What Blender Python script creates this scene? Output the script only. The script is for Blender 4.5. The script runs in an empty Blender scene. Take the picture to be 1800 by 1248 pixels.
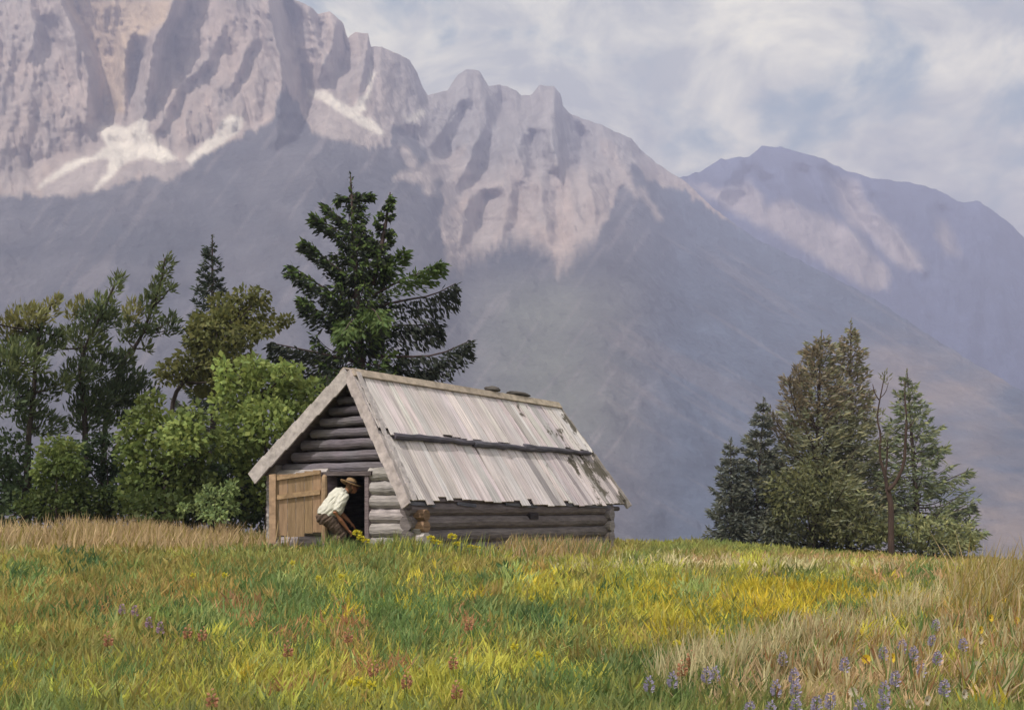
import bpy, math, random
import numpy as np
from mathutils import Vector

random.seed(7)
RNG = np.random.default_rng(11)
sc = bpy.context.scene
COL = sc.collection
F = 2000.0            # focal length in photo pixels
HX, HY = 900.0, 898.0  # where the horizon crosses the middle of the frame
EYE = 1.6

# ------------------------------------------------------------------ helpers
def at(px, py, Y):
    return np.array([(px - HX) / F * Y, Y, EYE + (HY - py) / F * Y])

def project(x, y, z):
    return HX + F * x / y, HY - F * (z - EYE) / y

def sstep(a, b, x):
    t = np.clip((np.asarray(x, float) - a) / (b - a), 0, 1)
    return t * t * (3 - 2 * t)

def _hash(ix, iy, seed):
    h = (ix.astype(np.int64) * 374761393 + iy.astype(np.int64) * 668265263 + seed * 144665) & 0xFFFFFFFF
    h = ((h ^ (h >> 13)) * 1274126177) & 0xFFFFFFFF
    h = h ^ (h >> 16)
    return (h & 0xFFFF) / 65535.0

def vnoise(x, y, seed=0):
    x = np.asarray(x, float); y = np.asarray(y, float)
    ix = np.floor(x); iy = np.floor(y); fx = x - ix; fy = y - iy
    fx = fx * fx * (3 - 2 * fx); fy = fy * fy * (3 - 2 * fy)
    a = _hash(ix, iy, seed); b = _hash(ix + 1, iy, seed)
    c = _hash(ix, iy + 1, seed); d = _hash(ix + 1, iy + 1, seed)
    return (a * (1 - fx) + b * fx) * (1 - fy) + (c * (1 - fx) + d * fx) * fy

def fbm(x, y, seed=0, o=4):
    s = 0; a = .5; n = 0
    for k in range(o):
        s = s + a * vnoise(x * 2 ** k + 17.3 * k, y * 2 ** k - 9.1 * k, seed + k); n += a; a *= .5
    return s / n * 2 - 1

def unit(v):
    v = np.asarray(v, float)
    return v / np.maximum(np.linalg.norm(v, axis=-1, keepdims=True), 1e-9)

class MB:
    """collects pieces; build() links them as one mesh object"""
    def __init__(s): s.V = []; s.Fs = []; s.C = []; s.n = 0
    def add(s, V, Fc, col=(1, 1, 1)):
        V = np.asarray(V, float).reshape(-1, 3)
        col = np.asarray(col, float)
        if col.ndim == 1: col = np.tile(col[:3], (len(V), 1))
        s.V.append(V); s.C.append(col[:, :3])
        if isinstance(Fc, np.ndarray): s.Fs.append(Fc.astype(np.int64) + s.n)
        else:
            by = {}
            for f in Fc: by.setdefault(len(f), []).append(f)
            for k in by: s.Fs.append(np.array(by[k], np.int64) + s.n)
        s.n += len(V)
    def tube(s, P, R, sides=8, col=(1, 1, 1), caps=True, flat=1.0):
        P = np.asarray(P, float); m = len(P)
        R = np.broadcast_to(np.asarray(R, float), (m,))
        T = unit(np.gradient(P, axis=0))
        ref = np.array([0, 0, 1.]) if abs(T[0][2]) < .9 else np.array([1., 0, 0])
        A = unit(np.cross(T, ref)); B = np.cross(A, T)
        an = np.linspace(0, 2 * np.pi, sides, endpoint=False)
        ring = (np.cos(an)[None, :, None] * A[:, None, :] + np.sin(an)[None, :, None] * B[:, None, :] * flat) * R[:, None, None]
        V = (P[:, None, :] + ring).reshape(-1, 3)
        i = np.arange(m - 1)[:, None] * sides; j = np.arange(sides)[None, :]; k = (j + 1) % sides
        Q = np.stack([i + j, i + k, i + sides + k, i + sides + j], -1).reshape(-1, 4)
        fs = [list(q) for q in Q]
        if caps:
            fs.append(list(range(sides))[::-1]); fs.append([(m - 1) * sides + a for a in range(sides)])
        c = np.asarray(col, float)
        if c.ndim == 2: c = np.repeat(c, sides, axis=0)
        s.add(V, fs, c)
    def hexa(s, P8, col=(1, 1, 1)):
        s.add(P8, [(3, 2, 1, 0), (4, 5, 6, 7), (0, 1, 5, 4), (1, 2, 6, 5), (2, 3, 7, 6), (3, 0, 4, 7)], col)
    def slab(s, a, b, c, d, off, col=(1, 1, 1)):
        """quad a b c d thickened by vector off"""
        q = [np.asarray(v, float) for v in (a, b, c, d)]; o = np.asarray(off, float)
        s.hexa(q + [v + o for v in q], col)
    def leaves(s, C, D, L, W, col, S=None):
        n = len(C); D = unit(D)
        L = np.broadcast_to(np.asarray(L, float), (n,))[:, None]; W = np.broadcast_to(np.asarray(W, float), (n,))[:, None]
        if S is None: S = unit(np.cross(D, RNG.normal(size=(n, 3))))
        m = C + D * L * .5
        V = np.stack([C, m + S * W / 2, C + D * L, m - S * W / 2], 1).reshape(-1, 3)
        col = np.asarray(col, float)
        if col.ndim == 1: col = np.tile(col, (n, 1))
        s.add(V, np.arange(4 * n).reshape(n, 4), np.repeat(col, 4, axis=0))
    def ball(s, c, r, col=(1, 1, 1), nu=14, nv=9):
        c = np.asarray(c, float); r = np.broadcast_to(np.asarray(r, float), (3,))
        V = [c + r * (0, 0, 1)]
        for i in range(1, nv):
            th = math.pi * i / nv
            for j in range(nu):
                ph = 2 * math.pi * j / nu
                V.append(c + r * np.array([math.sin(th) * math.cos(ph), math.sin(th) * math.sin(ph), math.cos(th)]))
        V.append(c - r * (0, 0, 1)); fs = []
        for j in range(nu): fs.append((0, 1 + j, 1 + (j + 1) % nu))
        for i in range(nv - 2):
            for j in range(nu):
                a = 1 + i * nu; fs.append((a + j, a + nu + j, a + nu + (j + 1) % nu, a + (j + 1) % nu))
        e = len(V) - 1; a = 1 + (nv - 2) * nu
        for j in range(nu): fs.append((a + j, e, a + (j + 1) % nu))
        s.add(np.array(V), fs, col)
    def mesh(s, name, smooth=False):
        V = np.concatenate(s.V); C = np.concatenate(s.C)
        me = bpy.data.meshes.new(name)
        me.vertices.add(len(V)); me.vertices.foreach_set('co', V.astype(np.float32).ravel())
        tot = np.concatenate([np.full(len(f), f.shape[1]) for f in s.Fs])
        idx = np.concatenate([f.ravel() for f in s.Fs])
        st = np.concatenate([[0], np.cumsum(tot)[:-1]])
        me.loops.add(len(idx)); me.loops.foreach_set('vertex_index', idx.astype(np.int32))
        me.polygons.add(len(tot)); me.polygons.foreach_set('loop_start', st.astype(np.int32))
        me.polygons.foreach_set('loop_total', tot.astype(np.int32))
        me.polygons.foreach_set('use_smooth', np.full(len(tot), bool(smooth)))
        at_ = me.attributes.new('Col', 'FLOAT_COLOR', 'POINT')
        at_.data.foreach_set('color', np.concatenate([C, np.ones((len(C), 1))], 1).astype(np.float32).ravel())
        me.update(calc_edges=True); me.validate()
        return me
    def build(s, name, mat, parent=None, smooth=False, origin=None):
        if origin is not None: s.V = [v - np.asarray(origin, float) for v in s.V]
        me = s.mesh(name, smooth); me.materials.append(mat)
        o = bpy.data.objects.new(name, me); COL.objects.link(o)
        if parent is not None: o.parent = parent
        if origin is not None: o.location = origin
        return o

def tag(o, label=None, cat=None, group=None, kind=None):
    if label: o['label'] = label
    if cat: o['category'] = cat
    if group: o['group'] = group
    if kind: o['kind'] = kind
    return o

def thing(name, label, cat, loc=(0, 0, 0), group=None):
    o = bpy.data.objects.new(name, None); COL.objects.link(o); o.location = Vector([float(v) for v in loc])
    o.empty_display_size = .3
    return tag(o, label, cat, group)

# ------------------------------------------------------------------ materials
def new_mat(name):
    m = bpy.data.materials.new(name); m.use_nodes = True; n = m.node_tree; n.nodes.clear()
    out = n.nodes.new('ShaderNodeOutputMaterial'); return m, n, out

def attr_mat(name, rough=.85, scale=6, amt=.35, bump=.0, bscale=None, stretch=(1, 1, 1), transl=0.0, tint=None, bdist=.02):
    """colour attribute x noise; optional bump and translucency"""
    m, n, out = new_mat(name); L = n.links.new
    a = n.nodes.new('ShaderNodeAttribute'); a.attribute_name = 'Col'
    tc = n.nodes.new('ShaderNodeTexCoord'); mp = n.nodes.new('ShaderNodeMapping'); mp.inputs['Scale'].default_value = stretch
    L(tc.outputs['Object'], mp.inputs['Vector'])
    nz = n.nodes.new('ShaderNodeTexNoise'); nz.inputs['Scale'].default_value = scale; nz.inputs['Detail'].default_value = 8
    nz.inputs['Roughness'].default_value = .65
    L(mp.outputs[0], nz.inputs['Vector'])
    mr = n.nodes.new('ShaderNodeMapRange'); mr.inputs['From Min'].default_value = .3; mr.inputs['From Max'].default_value = .7
    mr.inputs['To Min'].default_value = 1 - amt; mr.inputs['To Max'].default_value = 1 + amt
    L(nz.outputs['Fac'], mr.inputs['Value'])
    mx = n.nodes.new('ShaderNodeVectorMath'); mx.operation = 'SCALE'
    L(a.outputs['Color'], mx.inputs[0]); L(mr.outputs[0], mx.inputs['Scale'])
    b = n.nodes.new('ShaderNodeBsdfPrincipled'); b.inputs['Roughness'].default_value = rough
    b.inputs['Specular IOR Level'].default_value = .25
    L(mx.outputs[0], b.inputs['Base Color'])
    if bump:
        nb = n.nodes.new('ShaderNodeTexNoise'); nb.inputs['Scale'].default_value = bscale or scale * 2; nb.inputs['Detail'].default_value = 6
        L(mp.outputs[0], nb.inputs['Vector'])
        bp = n.nodes.new('ShaderNodeBump'); bp.inputs['Strength'].default_value = bump; bp.inputs['Distance'].default_value = bdist
        L(nb.outputs['Fac'], bp.inputs['Height']); L(bp.outputs[0], b.inputs['Normal'])
    if transl:
        t = n.nodes.new('ShaderNodeBsdfTranslucent'); L(mx.outputs[0], t.inputs['Color'])
        ms = n.nodes.new('ShaderNodeMixShader'); ms.inputs[0].default_value = transl
        L(b.outputs[0], ms.inputs[1]); L(t.outputs[0], ms.inputs[2]); L(ms.outputs[0], out.inputs['Surface'])
    else: L(b.outputs[0], out.inputs['Surface'])
    return m

M_ROCK = attr_mat('mountain_rock', .95, .02, .2, 1.0, .05, (1, 1, .5), bdist=9)
M_GROUND = attr_mat('meadow_soil', .95, .8, .3, .5, 6)
M_GRASS = attr_mat('grass_blades', .6, .5, .12, transl=.45)
M_LEAF = attr_mat('leaves', .6, 1.2, .2, transl=.4)
M_NEEDLE = attr_mat('needles', .65, 1.0, .22, transl=.32)
M_BARK = attr_mat('bark', .95, 9, .35, .6, 18, (1, 1, .3))
M_WOOD = attr_mat('weathered_wood', .85, 6, .38, .6, 12, (1, 1, 1))
def shingle_mat():
    """silvered boards with grain running down the slope and dark moss towards the rear gable"""
    m = attr_mat('silvered_boards', .85, 1, .1); n = m.node_tree; L = n.links.new
    b = [q for q in n.nodes if q.type == 'BSDF_PRINCIPLED'][0]; src = b.inputs['Base Color'].links[0].from_socket
    g = n.nodes.new('ShaderNodeNewGeometry')
    def dot(v):
        d = n.nodes.new('ShaderNodeVectorMath'); d.operation = 'DOT_PRODUCT'; L(g.outputs['Position'], d.inputs[0]); d.inputs[1].default_value = v; return d.outputs['Value']
    def math_(op, a, b_):
        q = n.nodes.new('ShaderNodeMath'); q.operation = op
        for i, v in enumerate((a, b_)):
            if isinstance(v, (int, float)): q.inputs[i].default_value = v
            else: L(v, q.inputs[i])
        return q.outputs[0]
    t = math_('SUBTRACT', dot((.5255, .8508, 0)), -3.01 * .5255 + 21 * .8508); z = dot((0, 0, 1))
    cb = n.nodes.new('ShaderNodeCombineXYZ'); L(math_('MULTIPLY', t, 26.0), cb.inputs[0]); L(math_('MULTIPLY', z, 1.3), cb.inputs[1])
    st = n.nodes.new('ShaderNodeTexNoise'); st.inputs['Scale'].default_value = 1; st.inputs['Detail'].default_value = 5; L(cb.outputs[0], st.inputs['Vector'])
    mr = n.nodes.new('ShaderNodeMapRange'); L(st.outputs['Fac'], mr.inputs['Value']); mr.inputs['From Min'].default_value = .32; mr.inputs['From Max'].default_value = .6; mr.inputs['To Min'].default_value = .62; mr.inputs['To Max'].default_value = 1.08
    sc_ = n.nodes.new('ShaderNodeVectorMath'); sc_.operation = 'SCALE'; L(src, sc_.inputs[0]); L(mr.outputs[0], sc_.inputs['Scale'])
    cb2 = n.nodes.new('ShaderNodeCombineXYZ'); L(t, cb2.inputs[0]); L(math_('MULTIPLY', z, .8), cb2.inputs[1])
    ms_ = n.nodes.new('ShaderNodeTexNoise'); ms_.inputs['Scale'].default_value = 2.1; ms_.inputs['Detail'].default_value = 9; ms_.inputs['Roughness'].default_value = .7; L(cb2.outputs[0], ms_.inputs['Vector'])
    ramp = n.nodes.new('ShaderNodeMapRange'); L(t, ramp.inputs['Value']); ramp.inputs['From Min'].default_value = 4.0; ramp.inputs['From Max'].default_value = 8.2; ramp.inputs['To Min'].default_value = -.05; ramp.inputs['To Max'].default_value = .19
    mk = n.nodes.new('ShaderNodeMapRange'); mk.interpolation_type = 'SMOOTHSTEP'; L(math_('ADD', ms_.outputs['Fac'], ramp.outputs[0]), mk.inputs['Value']); mk.inputs['From Min'].default_value = .645; mk.inputs['From Max'].default_value = .71
    mx = n.nodes.new('ShaderNodeMix'); mx.data_type = 'RGBA'; L(mk.outputs[0], mx.inputs[0]); L(sc_.outputs[0], mx.inputs[6]); mx.inputs[7].default_value = (.10, .088, .07, 1)
    L(mx.outputs[2], b.inputs['Base Color'])
    return m
M_SHINGLE = shingle_mat()
M_LOG = attr_mat('weathered_logs', .88, 4, .42, .8, 9, (.7, .7, 5.5))
M_DOOR = attr_mat('door_planks', .88, 3, .3, .6, 8, (6, 6, .6))
M_STONE = attr_mat('dark_stone', .9, 9, .3, .6, 14)
M_CLOTH = attr_mat('cloth', .9, 14, .14, .4, 30)
M_SKIN = attr_mat('skin', .6, 20, .1)
M_PETAL = attr_mat('petals', .6, 20, .15, transl=.3)

# ------------------------------------------------------------------ camera, light, air
cam = bpy.data.cameras.new('camera'); co = bpy.data.objects.new('camera', cam); COL.objects.link(co)
cam.sensor_width = 36; cam.lens = 40; cam.shift_y = (HY - 624) / 1800; cam.clip_end = 30000; cam.clip_start = .1
co.location = (0, 0, EYE); co.rotation_euler = (math.pi / 2, 0, 0); sc.camera = co

TO_SUN = Vector((-.36, -.46, .81)).normalized()
sun = bpy.data.lights.new('sun', 'SUN'); so = bpy.data.objects.new('sun', sun); COL.objects.link(so)
sun.energy = 4.2; sun.angle = math.radians(.5); sun.color = (1, .94, .86)
so.rotation_euler = TO_SUN.to_track_quat('Z', 'Y').to_euler(); so.location = (-40, -50, 90)

w = bpy.data.worlds.new('World'); sc.world = w; w.use_nodes = True
nt = w.node_tree; nt.nodes.clear(); L = nt.links.new
out = nt.nodes.new('ShaderNodeOutputWorld')
sky = nt.nodes.new('ShaderNodeTexSky'); sky.sky_type = 'NISHITA'; sky.sun_disc = False
sky.sun_elevation = math.asin(TO_SUN.z); sky.sun_rotation = math.atan2(TO_SUN.x, TO_SUN.y)
sky.air_density = 1.0; sky.dust_density = 6.0
bgA = nt.nodes.new('ShaderNodeBackground'); bgA.inputs['Strength'].default_value = .15
tn = nt.nodes.new('ShaderNodeMix'); tn.data_type = 'RGBA'; tn.blend_type = 'MULTIPLY'; tn.inputs[0].default_value = 1; L(sky.outputs[0], tn.inputs[6]); tn.inputs[7].default_value = (1.7, 1.7, 1.22, 1)
L(tn.outputs[2], bgA.inputs['Color'])
tc = nt.nodes.new('ShaderNodeTexCoord')
mp = nt.nodes.new('ShaderNodeMapping'); mp.inputs['Scale'].default_value = (1, 1, 1.5); mp.inputs['Location'].default_value = (.13, .2, .05)
L(tc.outputs['Generated'], mp.inputs['Vector'])
nz = nt.nodes.new('ShaderNodeTexNoise'); nz.inputs['Scale'].default_value = 7.5; nz.inputs['Detail'].default_value = 9; nz.inputs['Roughness'].default_value = .56; nz.inputs['Distortion'].default_value = .35
L(mp.outputs[0], nz.inputs['Vector'])
cov = nt.nodes.new('ShaderNodeMapRange'); cov.interpolation_type = 'SMOOTHSTEP'
cov.inputs['From Min'].default_value = .33; cov.inputs['From Max'].default_value = .50
L(nz.outputs['Fac'], cov.inputs['Value'])
mp2 = nt.nodes.new('ShaderNodeMapping'); mp2.inputs['Scale'].default_value = (1, 1, 1.6); mp2.inputs['Location'].default_value = (3.1, 1.2, 2)
L(tc.outputs['Generated'], mp2.inputs['Vector'])
nz2 = nt.nodes.new('ShaderNodeTexNoise'); nz2.inputs['Scale'].default_value = 9.5; nz2.inputs['Detail'].default_value = 8; nz2.inputs['Roughness'].default_value = .6; nz2.inputs['Distortion'].default_value = .5
L(mp2.outputs[0], nz2.inputs['Vector'])
cr = nt.nodes.new('ShaderNodeValToRGB'); cr.color_ramp.elements[0].position = .38; cr.color_ramp.elements[1].position = .62
cr.color_ramp.elements[0].color = (.70, .72, .66, 1); cr.color_ramp.elements[1].color = (1.50, 1.40, 1.08, 1)
L(nz2.outputs['Fac'], cr.inputs[0])
bgB = nt.nodes.new('ShaderNodeBackground'); bgB.inputs['Strength'].default_value = .95
L(cr.outputs[0], bgB.inputs['Color'])
ms = nt.nodes.new('ShaderNodeMixShader'); L(cov.outputs[0], ms.inputs[0]); L(bgA.outputs[0], ms.inputs[1]); L(bgB.outputs[0], ms.inputs[2])
L(ms.outputs[0], out.inputs['Surface'])

HZ_LO, HZ_HI = -76.0, 1200.0
hz = MB(); x0, x1, y0, y1 = -6200, 6200, -900, 6800
hz.hexa([(x0, y0, HZ_LO), (x1, y0, HZ_LO), (x1, y1, HZ_LO), (x0, y1, HZ_LO), (x0, y0, HZ_HI), (x1, y0, HZ_HI), (x1, y1, HZ_HI), (x0, y1, HZ_HI)])
mh, nh, oh = new_mat('air')
pv = nh.nodes.new('ShaderNodeVolumePrincipled'); pv.inputs['Color'].default_value = (.60, .635, 1.0, 1); pv.inputs['Density'].default_value = 3.9e-4
nh.links.new(pv.outputs[0], oh.inputs['Volume'])
tag(hz.build('haze', mh), kind='stuff')

vs = sc.view_settings; vs.view_transform = 'Standard'; vs.look = 'None'; vs.exposure = .24; vs.gamma = 1; vs.use_curve_mapping = False
sc.cycles.max_bounces = 6; sc.cycles.transparent_max_bounces = 8

# ------------------------------------------------------------------ ground
def gz(x, y):
    x = np.asarray(x, float); y = np.asarray(y, float)
    s = sstep(5, 20, y)
    z = .72 * s + .012 * np.maximum(0, -x) * s
    r = x - 1.5; r = .5 * (r + np.sqrt(r * r + 4))
    z = z - .068 * np.minimum(r, 40) * sstep(12, 26, y)
    yc = 33 + 14 * sstep(3, 10, x)
    d = np.maximum(0, y - yc)
    z = z - .35 * (np.sqrt(d * d + 500) - math.sqrt(500))
    z = z + .05 * fbm(x / 3.1, y / 4.3, 5, 3) * sstep(3, 9, y) * (1 - sstep(60, 120, y))
    m = -72.0
    return np.where(z < m + 30, m + 30 * np.exp((np.minimum(z, m + 30) - m - 30) / 30), z)

ys = np.concatenate([np.linspace(-300, 0, 8)[:-1], np.linspace(0, 60, 121)[:-1], np.geomspace(60, 6300, 60)])
xs = np.concatenate([-np.geomspace(30, 5600, 40)[::-1], np.linspace(-30, 30, 121)[1:-1], np.geomspace(30, 5600, 40)])
X, Y = np.meshgrid(xs, ys); Z = gz(X, Y)
nr, nc = X.shape
i = np.arange(nr - 1)[:, None] * nc + np.arange(nc - 1)[None, :]
gb = MB()
cn = fbm(X / 4, Y / 6, 3, 4)[..., None] * .5 + .5
gcol = np.array([.14, .17, .06]) * (1 - cn) + np.array([.24, .20, .08]) * cn
gb.add(np.stack([X, Y, Z], -1).reshape(-1, 3), np.stack([i, i + 1, i + nc + 1, i + nc], -1).reshape(-1, 4), gcol.reshape(-1, 3))
tag(gb.build('meadow', M_GROUND, smooth=True), 'sloping alpine meadow that falls away behind the log hut', kind='structure')

# ------------------------------------------------------------------ mountains
def inpoly(px, py, poly):
    r = np.zeros(px.shape, bool); n = len(poly); j = n - 1
    for i in range(n):
        xi, yi = poly[i]; xj, yj = poly[j]
        if yi != yj:
            r ^= ((yi > py) != (yj > py)) & (px < (xj - xi) * (py - yi) / (yj - yi) + xi)
        j = i
    return r

def mask(px, py, poly, e=2.4):
    """soft-edged membership of a polygon"""
    m = np.zeros(px.shape)
    for dx, dy in ((0, 0), (-e, -e), (e, -e), (-e, e), (e, e), (-e, 0), (e, 0), (0, -e), (0, e)): m += inpoly(px + dx, py + dy, poly)
    return (m / 9)[..., None]

def blend(c, m, new): return c * (1 - m) + np.asarray(new) * m

def cp(pts, s, ox, oy): return [(x / s + ox, y / s + oy) for x, y in pts]

def facets(PX, PY, feats):
    """each feature: a rock face turned to the right (poly of x, y, half width), how deep it cuts back, how far the next face takes to come forward"""
    D = np.zeros(PX.shape)
    for pts, amp, rec in feats:
        p = np.array(pts, float); p = p[np.argsort(p[:, 1])]
        xc = np.interp(PY, p[:, 1], p[:, 0]); hw = np.interp(PY, p[:, 1], p[:, 2])
        xc = xc + 4 * fbm(PY / 14, PX * 0 + amp, 31, 3)
        fade = sstep(p[0, 1] - 18, p[0, 1] + 4, PY) * (1 - sstep(p[-1, 1] - 5, p[-1, 1] + 24, PY))
        if p[0, 1] <= 5: fade = 1 - sstep(p[-1, 1] - 5, p[-1, 1] + 24, PY)
        t = (PX - xc) / hw
        v = np.clip((t + 1) / 2, 0, 1) * (1 - np.clip((PX - xc - hw) / rec, 0, 1)) * amp * hw     # straight creases, no rounding
        # the ridge in front of the face also comes forward a little
        v = v - .35 * amp * hw * np.clip((t + 1 + rec / hw * .6) / (rec / hw * .6), 0, 1) * (1 - np.clip((t + 1) / 1.6, 0, 1))
        D += v * fade
    return D

def mountain(name, label, px0, px1, step, sky, ctrl, base_py, base_D, feats, rows, colour, seed, rough):
    px = np.arange(px0, px1 + 1, step, dtype=float)
    sky = np.array(sky, float); ctrl = np.array(ctrl, float)
    sk = np.interp(px, sky[:, 0], sky[:, 1]) + 3.0 * fbm(px / 11, px * 0 + seed, seed, 4)
    Yr = np.interp(px, ctrl[:, 0], ctrl[:, 1]); ft = np.interp(px, ctrl[:, 0], ctrl[:, 2]); Yf = np.interp(px, ctrl[:, 0], ctrl[:, 3])
    k = np.ones(15) / 15
    sm = lambda a: np.convolve(np.pad(a, 7, mode='edge'), k, 'valid')
    Yr, ft, Yf = sm(Yr), sm(ft), sm(Yf); ft = np.maximum(ft, sk + 25)
    v = np.linspace(0, 1, rows)[:, None] ** 1.15
    PY = sk[None, :] + v * (base_py - sk)[None, :]; PX = np.broadcast_to(px[None, :], PY.shape)
    iYr, iYf = 1 / Yr, 1 / Yf
    a = (PY - sk[None]) / (ft - sk)[None]; b = (PY - ft[None]) / (base_py - ft)[None]
    inv = np.where(a < 1, iYr + (iYf - iYr) * np.clip(a, 0, 1), iYf + (1 / base_D - iYf) * np.clip(b, 0, 1))
    D = 1 / inv
    cols, rockm = colour(PX, PY)
    rel = facets(PX, PY, feats)
    n1 = fbm(PX / 70, PY / 110, seed + 3, 5) * 45 + fbm(PX / 26 + PY / 160, PY / 130, seed + 9, 3) * 18 * (.25 + rockm) + fbm(PX / 9, PY / 9, seed + 13, 3) * 9
    rg1 = np.abs(fbm(PX / 34 - PY / 150, PY / 120, seed + 21, 4)); rg2 = np.abs(fbm(PX / 13 + PY / 70, PY / 85, seed + 25, 3))
    n1 = n1 + (np.minimum(rg1, .4) * -80 + np.minimum(rg2, .4) * -9) * rockm
    edge = sstep(0, 30, PY - sk[None])
    led = (PY + .10 * PX) / 15 + 2.2 * fbm(PX / 60, PY / 60, seed + 31, 3); led = led - np.floor(led)     # ledges
    crk = np.abs(fbm(PX / 13 + PY / 150 + 1.2 * fbm(PX / 60, PY / 80, seed + 43, 3), PY / 330, seed + 35, 5)); crk = 1 - np.minimum(crk, .12) / .12    # cracks
    crag = led * 3.5 * (.4 + vnoise(PX / 40, PY / 40, seed + 37)) + crk * 6 * vnoise(PX / 50, PY / 60, seed + 39)
    sp = np.abs(fbm(PX / 120 - PY / 260, PY / 420, seed + 41, 4)); n1 = n1 - np.minimum(sp, .45) * 130 * (1 - rockm)     # spurs and ravines on the wooded slopes
    D = D + (2.0 * rel + n1 * rough * .62 + crag * rockm) * (.35 + .65 * edge) * (D / 2000)
    D = np.maximum(D, 700)
    P = np.stack([(PX - HX) / F * D, D, EYE + (HY - PY) / F * D], -1)
    back = []
    for dd, dz in ((40, -25), (160, -140), (500, -520), (900, -1300)):     # the far side of the ridge
        q = P[0].copy(); q[:, 1] += dd; q[:, 0] *= 1 + dd / np.maximum(P[0][:, 1], 1); q[:, 2] = np.maximum(q[:, 2] + dz, -70); back.append(q)
    P = np.concatenate([np.array(back[::-1]), P]); cols = np.concatenate([np.repeat(cols[:1], 4, 0), cols])
    r, c = P.shape[:2]
    i = np.arange(r - 1)[:, None] * c + np.arange(c - 1)[None, :]
    mb = MB(); mb.add(P.reshape(-1, 3), np.stack([i, i + c, i + c + 1, i + 1], -1).reshape(-1, 4), cols.reshape(-1, 3))
    return tag(mb.build(name, M_ROCK, smooth=True), label, kind='structure')

SKY1 = [(-700, -60), (-300, -200), (0, -240), (250, -260), (420, -170), (490, -60), (518, 0), (544, 12), (559, 26), (579, 20), (593, 32), (603, 40),
        (611, 69), (615, 62), (625, 58), (647, 59), (652, 84), (671, 82), (677, 86), (694, 92), (720, 105), (733, 127), (743, 153), (752, 168),
        (787, 160), (804, 132), (821, 122), (842, 126), (859, 152), (879, 149), (908, 158), (917, 169), (934, 168), (948, 150), (974, 152), (986, 166),
        (990, 189), (1006, 204), (1020, 207), (1043, 217), (1060, 221), (1080, 232), (1110, 243), (1125, 262), (1145, 280), (1170, 298), (1205, 318),
        (1260, 372), (1330, 420), (1400, 455), (1480, 495), (1560, 540), (1650, 600), (1800, 690), (2100, 850), (2500, 960)]
#        px, ridge depth, cliff foot py, depth at the foot
CTRL1 = [(-700, 1900, 340, 1600), (0, 1900, 310, 1640), (170, 1930, 245, 1730), (300, 1930, 262, 1720), (400, 1950, 240, 1760), (480, 1960, 205, 1800),
         (540, 2000, 150, 1880), (640, 2080, 190, 1920), (700, 2140, 215, 1960), (750, 2260, 235, 2030), (820, 2400, 390, 1950), (980, 2460, 430, 1900),
         (1060, 2560, 390, 1980), (1130, 2640, 350, 2260), (1205, 2640, 400, 2350), (1400, 2350, 540, 2050), (1800, 1750, 760, 1500), (2500, 1250, 1000, 1100)]
F1 = [
    ([(115, 0, 11), (130, 29, 12), (144, 58, 12), (161, 95, 14), (170, 138, 14), (170, 187, 16), (165, 215, 12)], 3.2, 70),
    ([(72, 38, 12), (72, 84, 14)], 1.2, 40),
    ([(232, 75, 9), (234, 98, 13), (228, 140, 9), (225, 175, 5), (222, 207, 4)], 2.6, 30),
    ([(322, 0, 17), (315, 30, 17), (293, 66, 16), (284, 95, 18), (276, 138, 14), (267, 173, 10), (260, 200, 7)], 3.0, 60),
    ([(398, 45, 5), (369, 115, 9), (331, 145, 12), (303, 196, 12), (283, 236, 6)], 1.3, 45),
    ([(443, 85, 6), (425, 125, 6), (409, 160, 5)], 1.6, 22),
    ([(487, -60, 16), (487, 5, 16), (499, 43, 18), (504, 87, 16), (514, 121, 20), (519, 150, 22), (513, 202, 24), (505, 250, 20)], 3.0, 42),
    ([(549, 22, 7), (556, 45, 8), (565, 75, 6), (573, 110, 6)], 3.0, 22),
    ([(599, 44, 7), (594, 87, 12), (585, 121, 18), (573, 144, 12)], 2.8, 26),
    ([(650, 80, 4), (644, 121, 5), (638, 150, 5)], 2.6, 18),
    ([(733, 130, 6), (743, 173, 7)], 2.6, 16),
    ([(984, 160, 9), (994, 215, 18), (1002, 259, 22), (999, 292, 18)], 3.4, 46),
    ([(969, 205, 3), (972, 235, 4), (974, 261, 5)], 2.2, 10),
    ([(926, 238, 9), (928, 279, 15), (934, 300, 12)], 2.8, 34),
    ([(848, 245, 7), (832, 296, 14), (821, 319, 12)], 3.0, 40),
    ([(841, 345, 14), (830, 388, 17), (818, 425, 10)], 2.8, 46),
    ([(1040, 275, 10), (1052, 330, 16), (1060, 370, 12)], 2.4, 40), ([(872, 150, 10), (868, 190, 14), (862, 225, 10)], 2.4, 40), ([(806, 190, 10), (790, 230, 14), (770, 262, 12)], 2.0, 40), ([(905, 330, 8), (900, 375, 12), (890, 410, 8)], 2.2, 34), ([(960, 310, 8), (965, 360, 12), (972, 420, 8)], 2.0, 30),
    ([(700, 235, 20), (742, 270, 22), (775, 290, 14)], 1.6, 60),
    ([(1110, 250, 10), (1130, 285, 12), (1150, 320, 12)], 2.2, 60),
]
FOREST1 = [(-700, 340), (0, 345), (130, 343), (215, 322), (310, 290), (400, 250), (450, 226), (480, 205), (490, 165), (505, 160), (530, 195), (545, 230), (600, 240),
           (650, 258), (682, 260), (690, 222), (730, 236), (760, 285), (778, 330), (775, 420), (795, 470), (850, 440), (900, 415), (955, 432), (985, 478),
           (1010, 440), (1050, 415), (1066, 380), (1090, 330), (1110, 290), (1150, 320), (1205, 340), (1300, 400), (2500, 900)]
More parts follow.
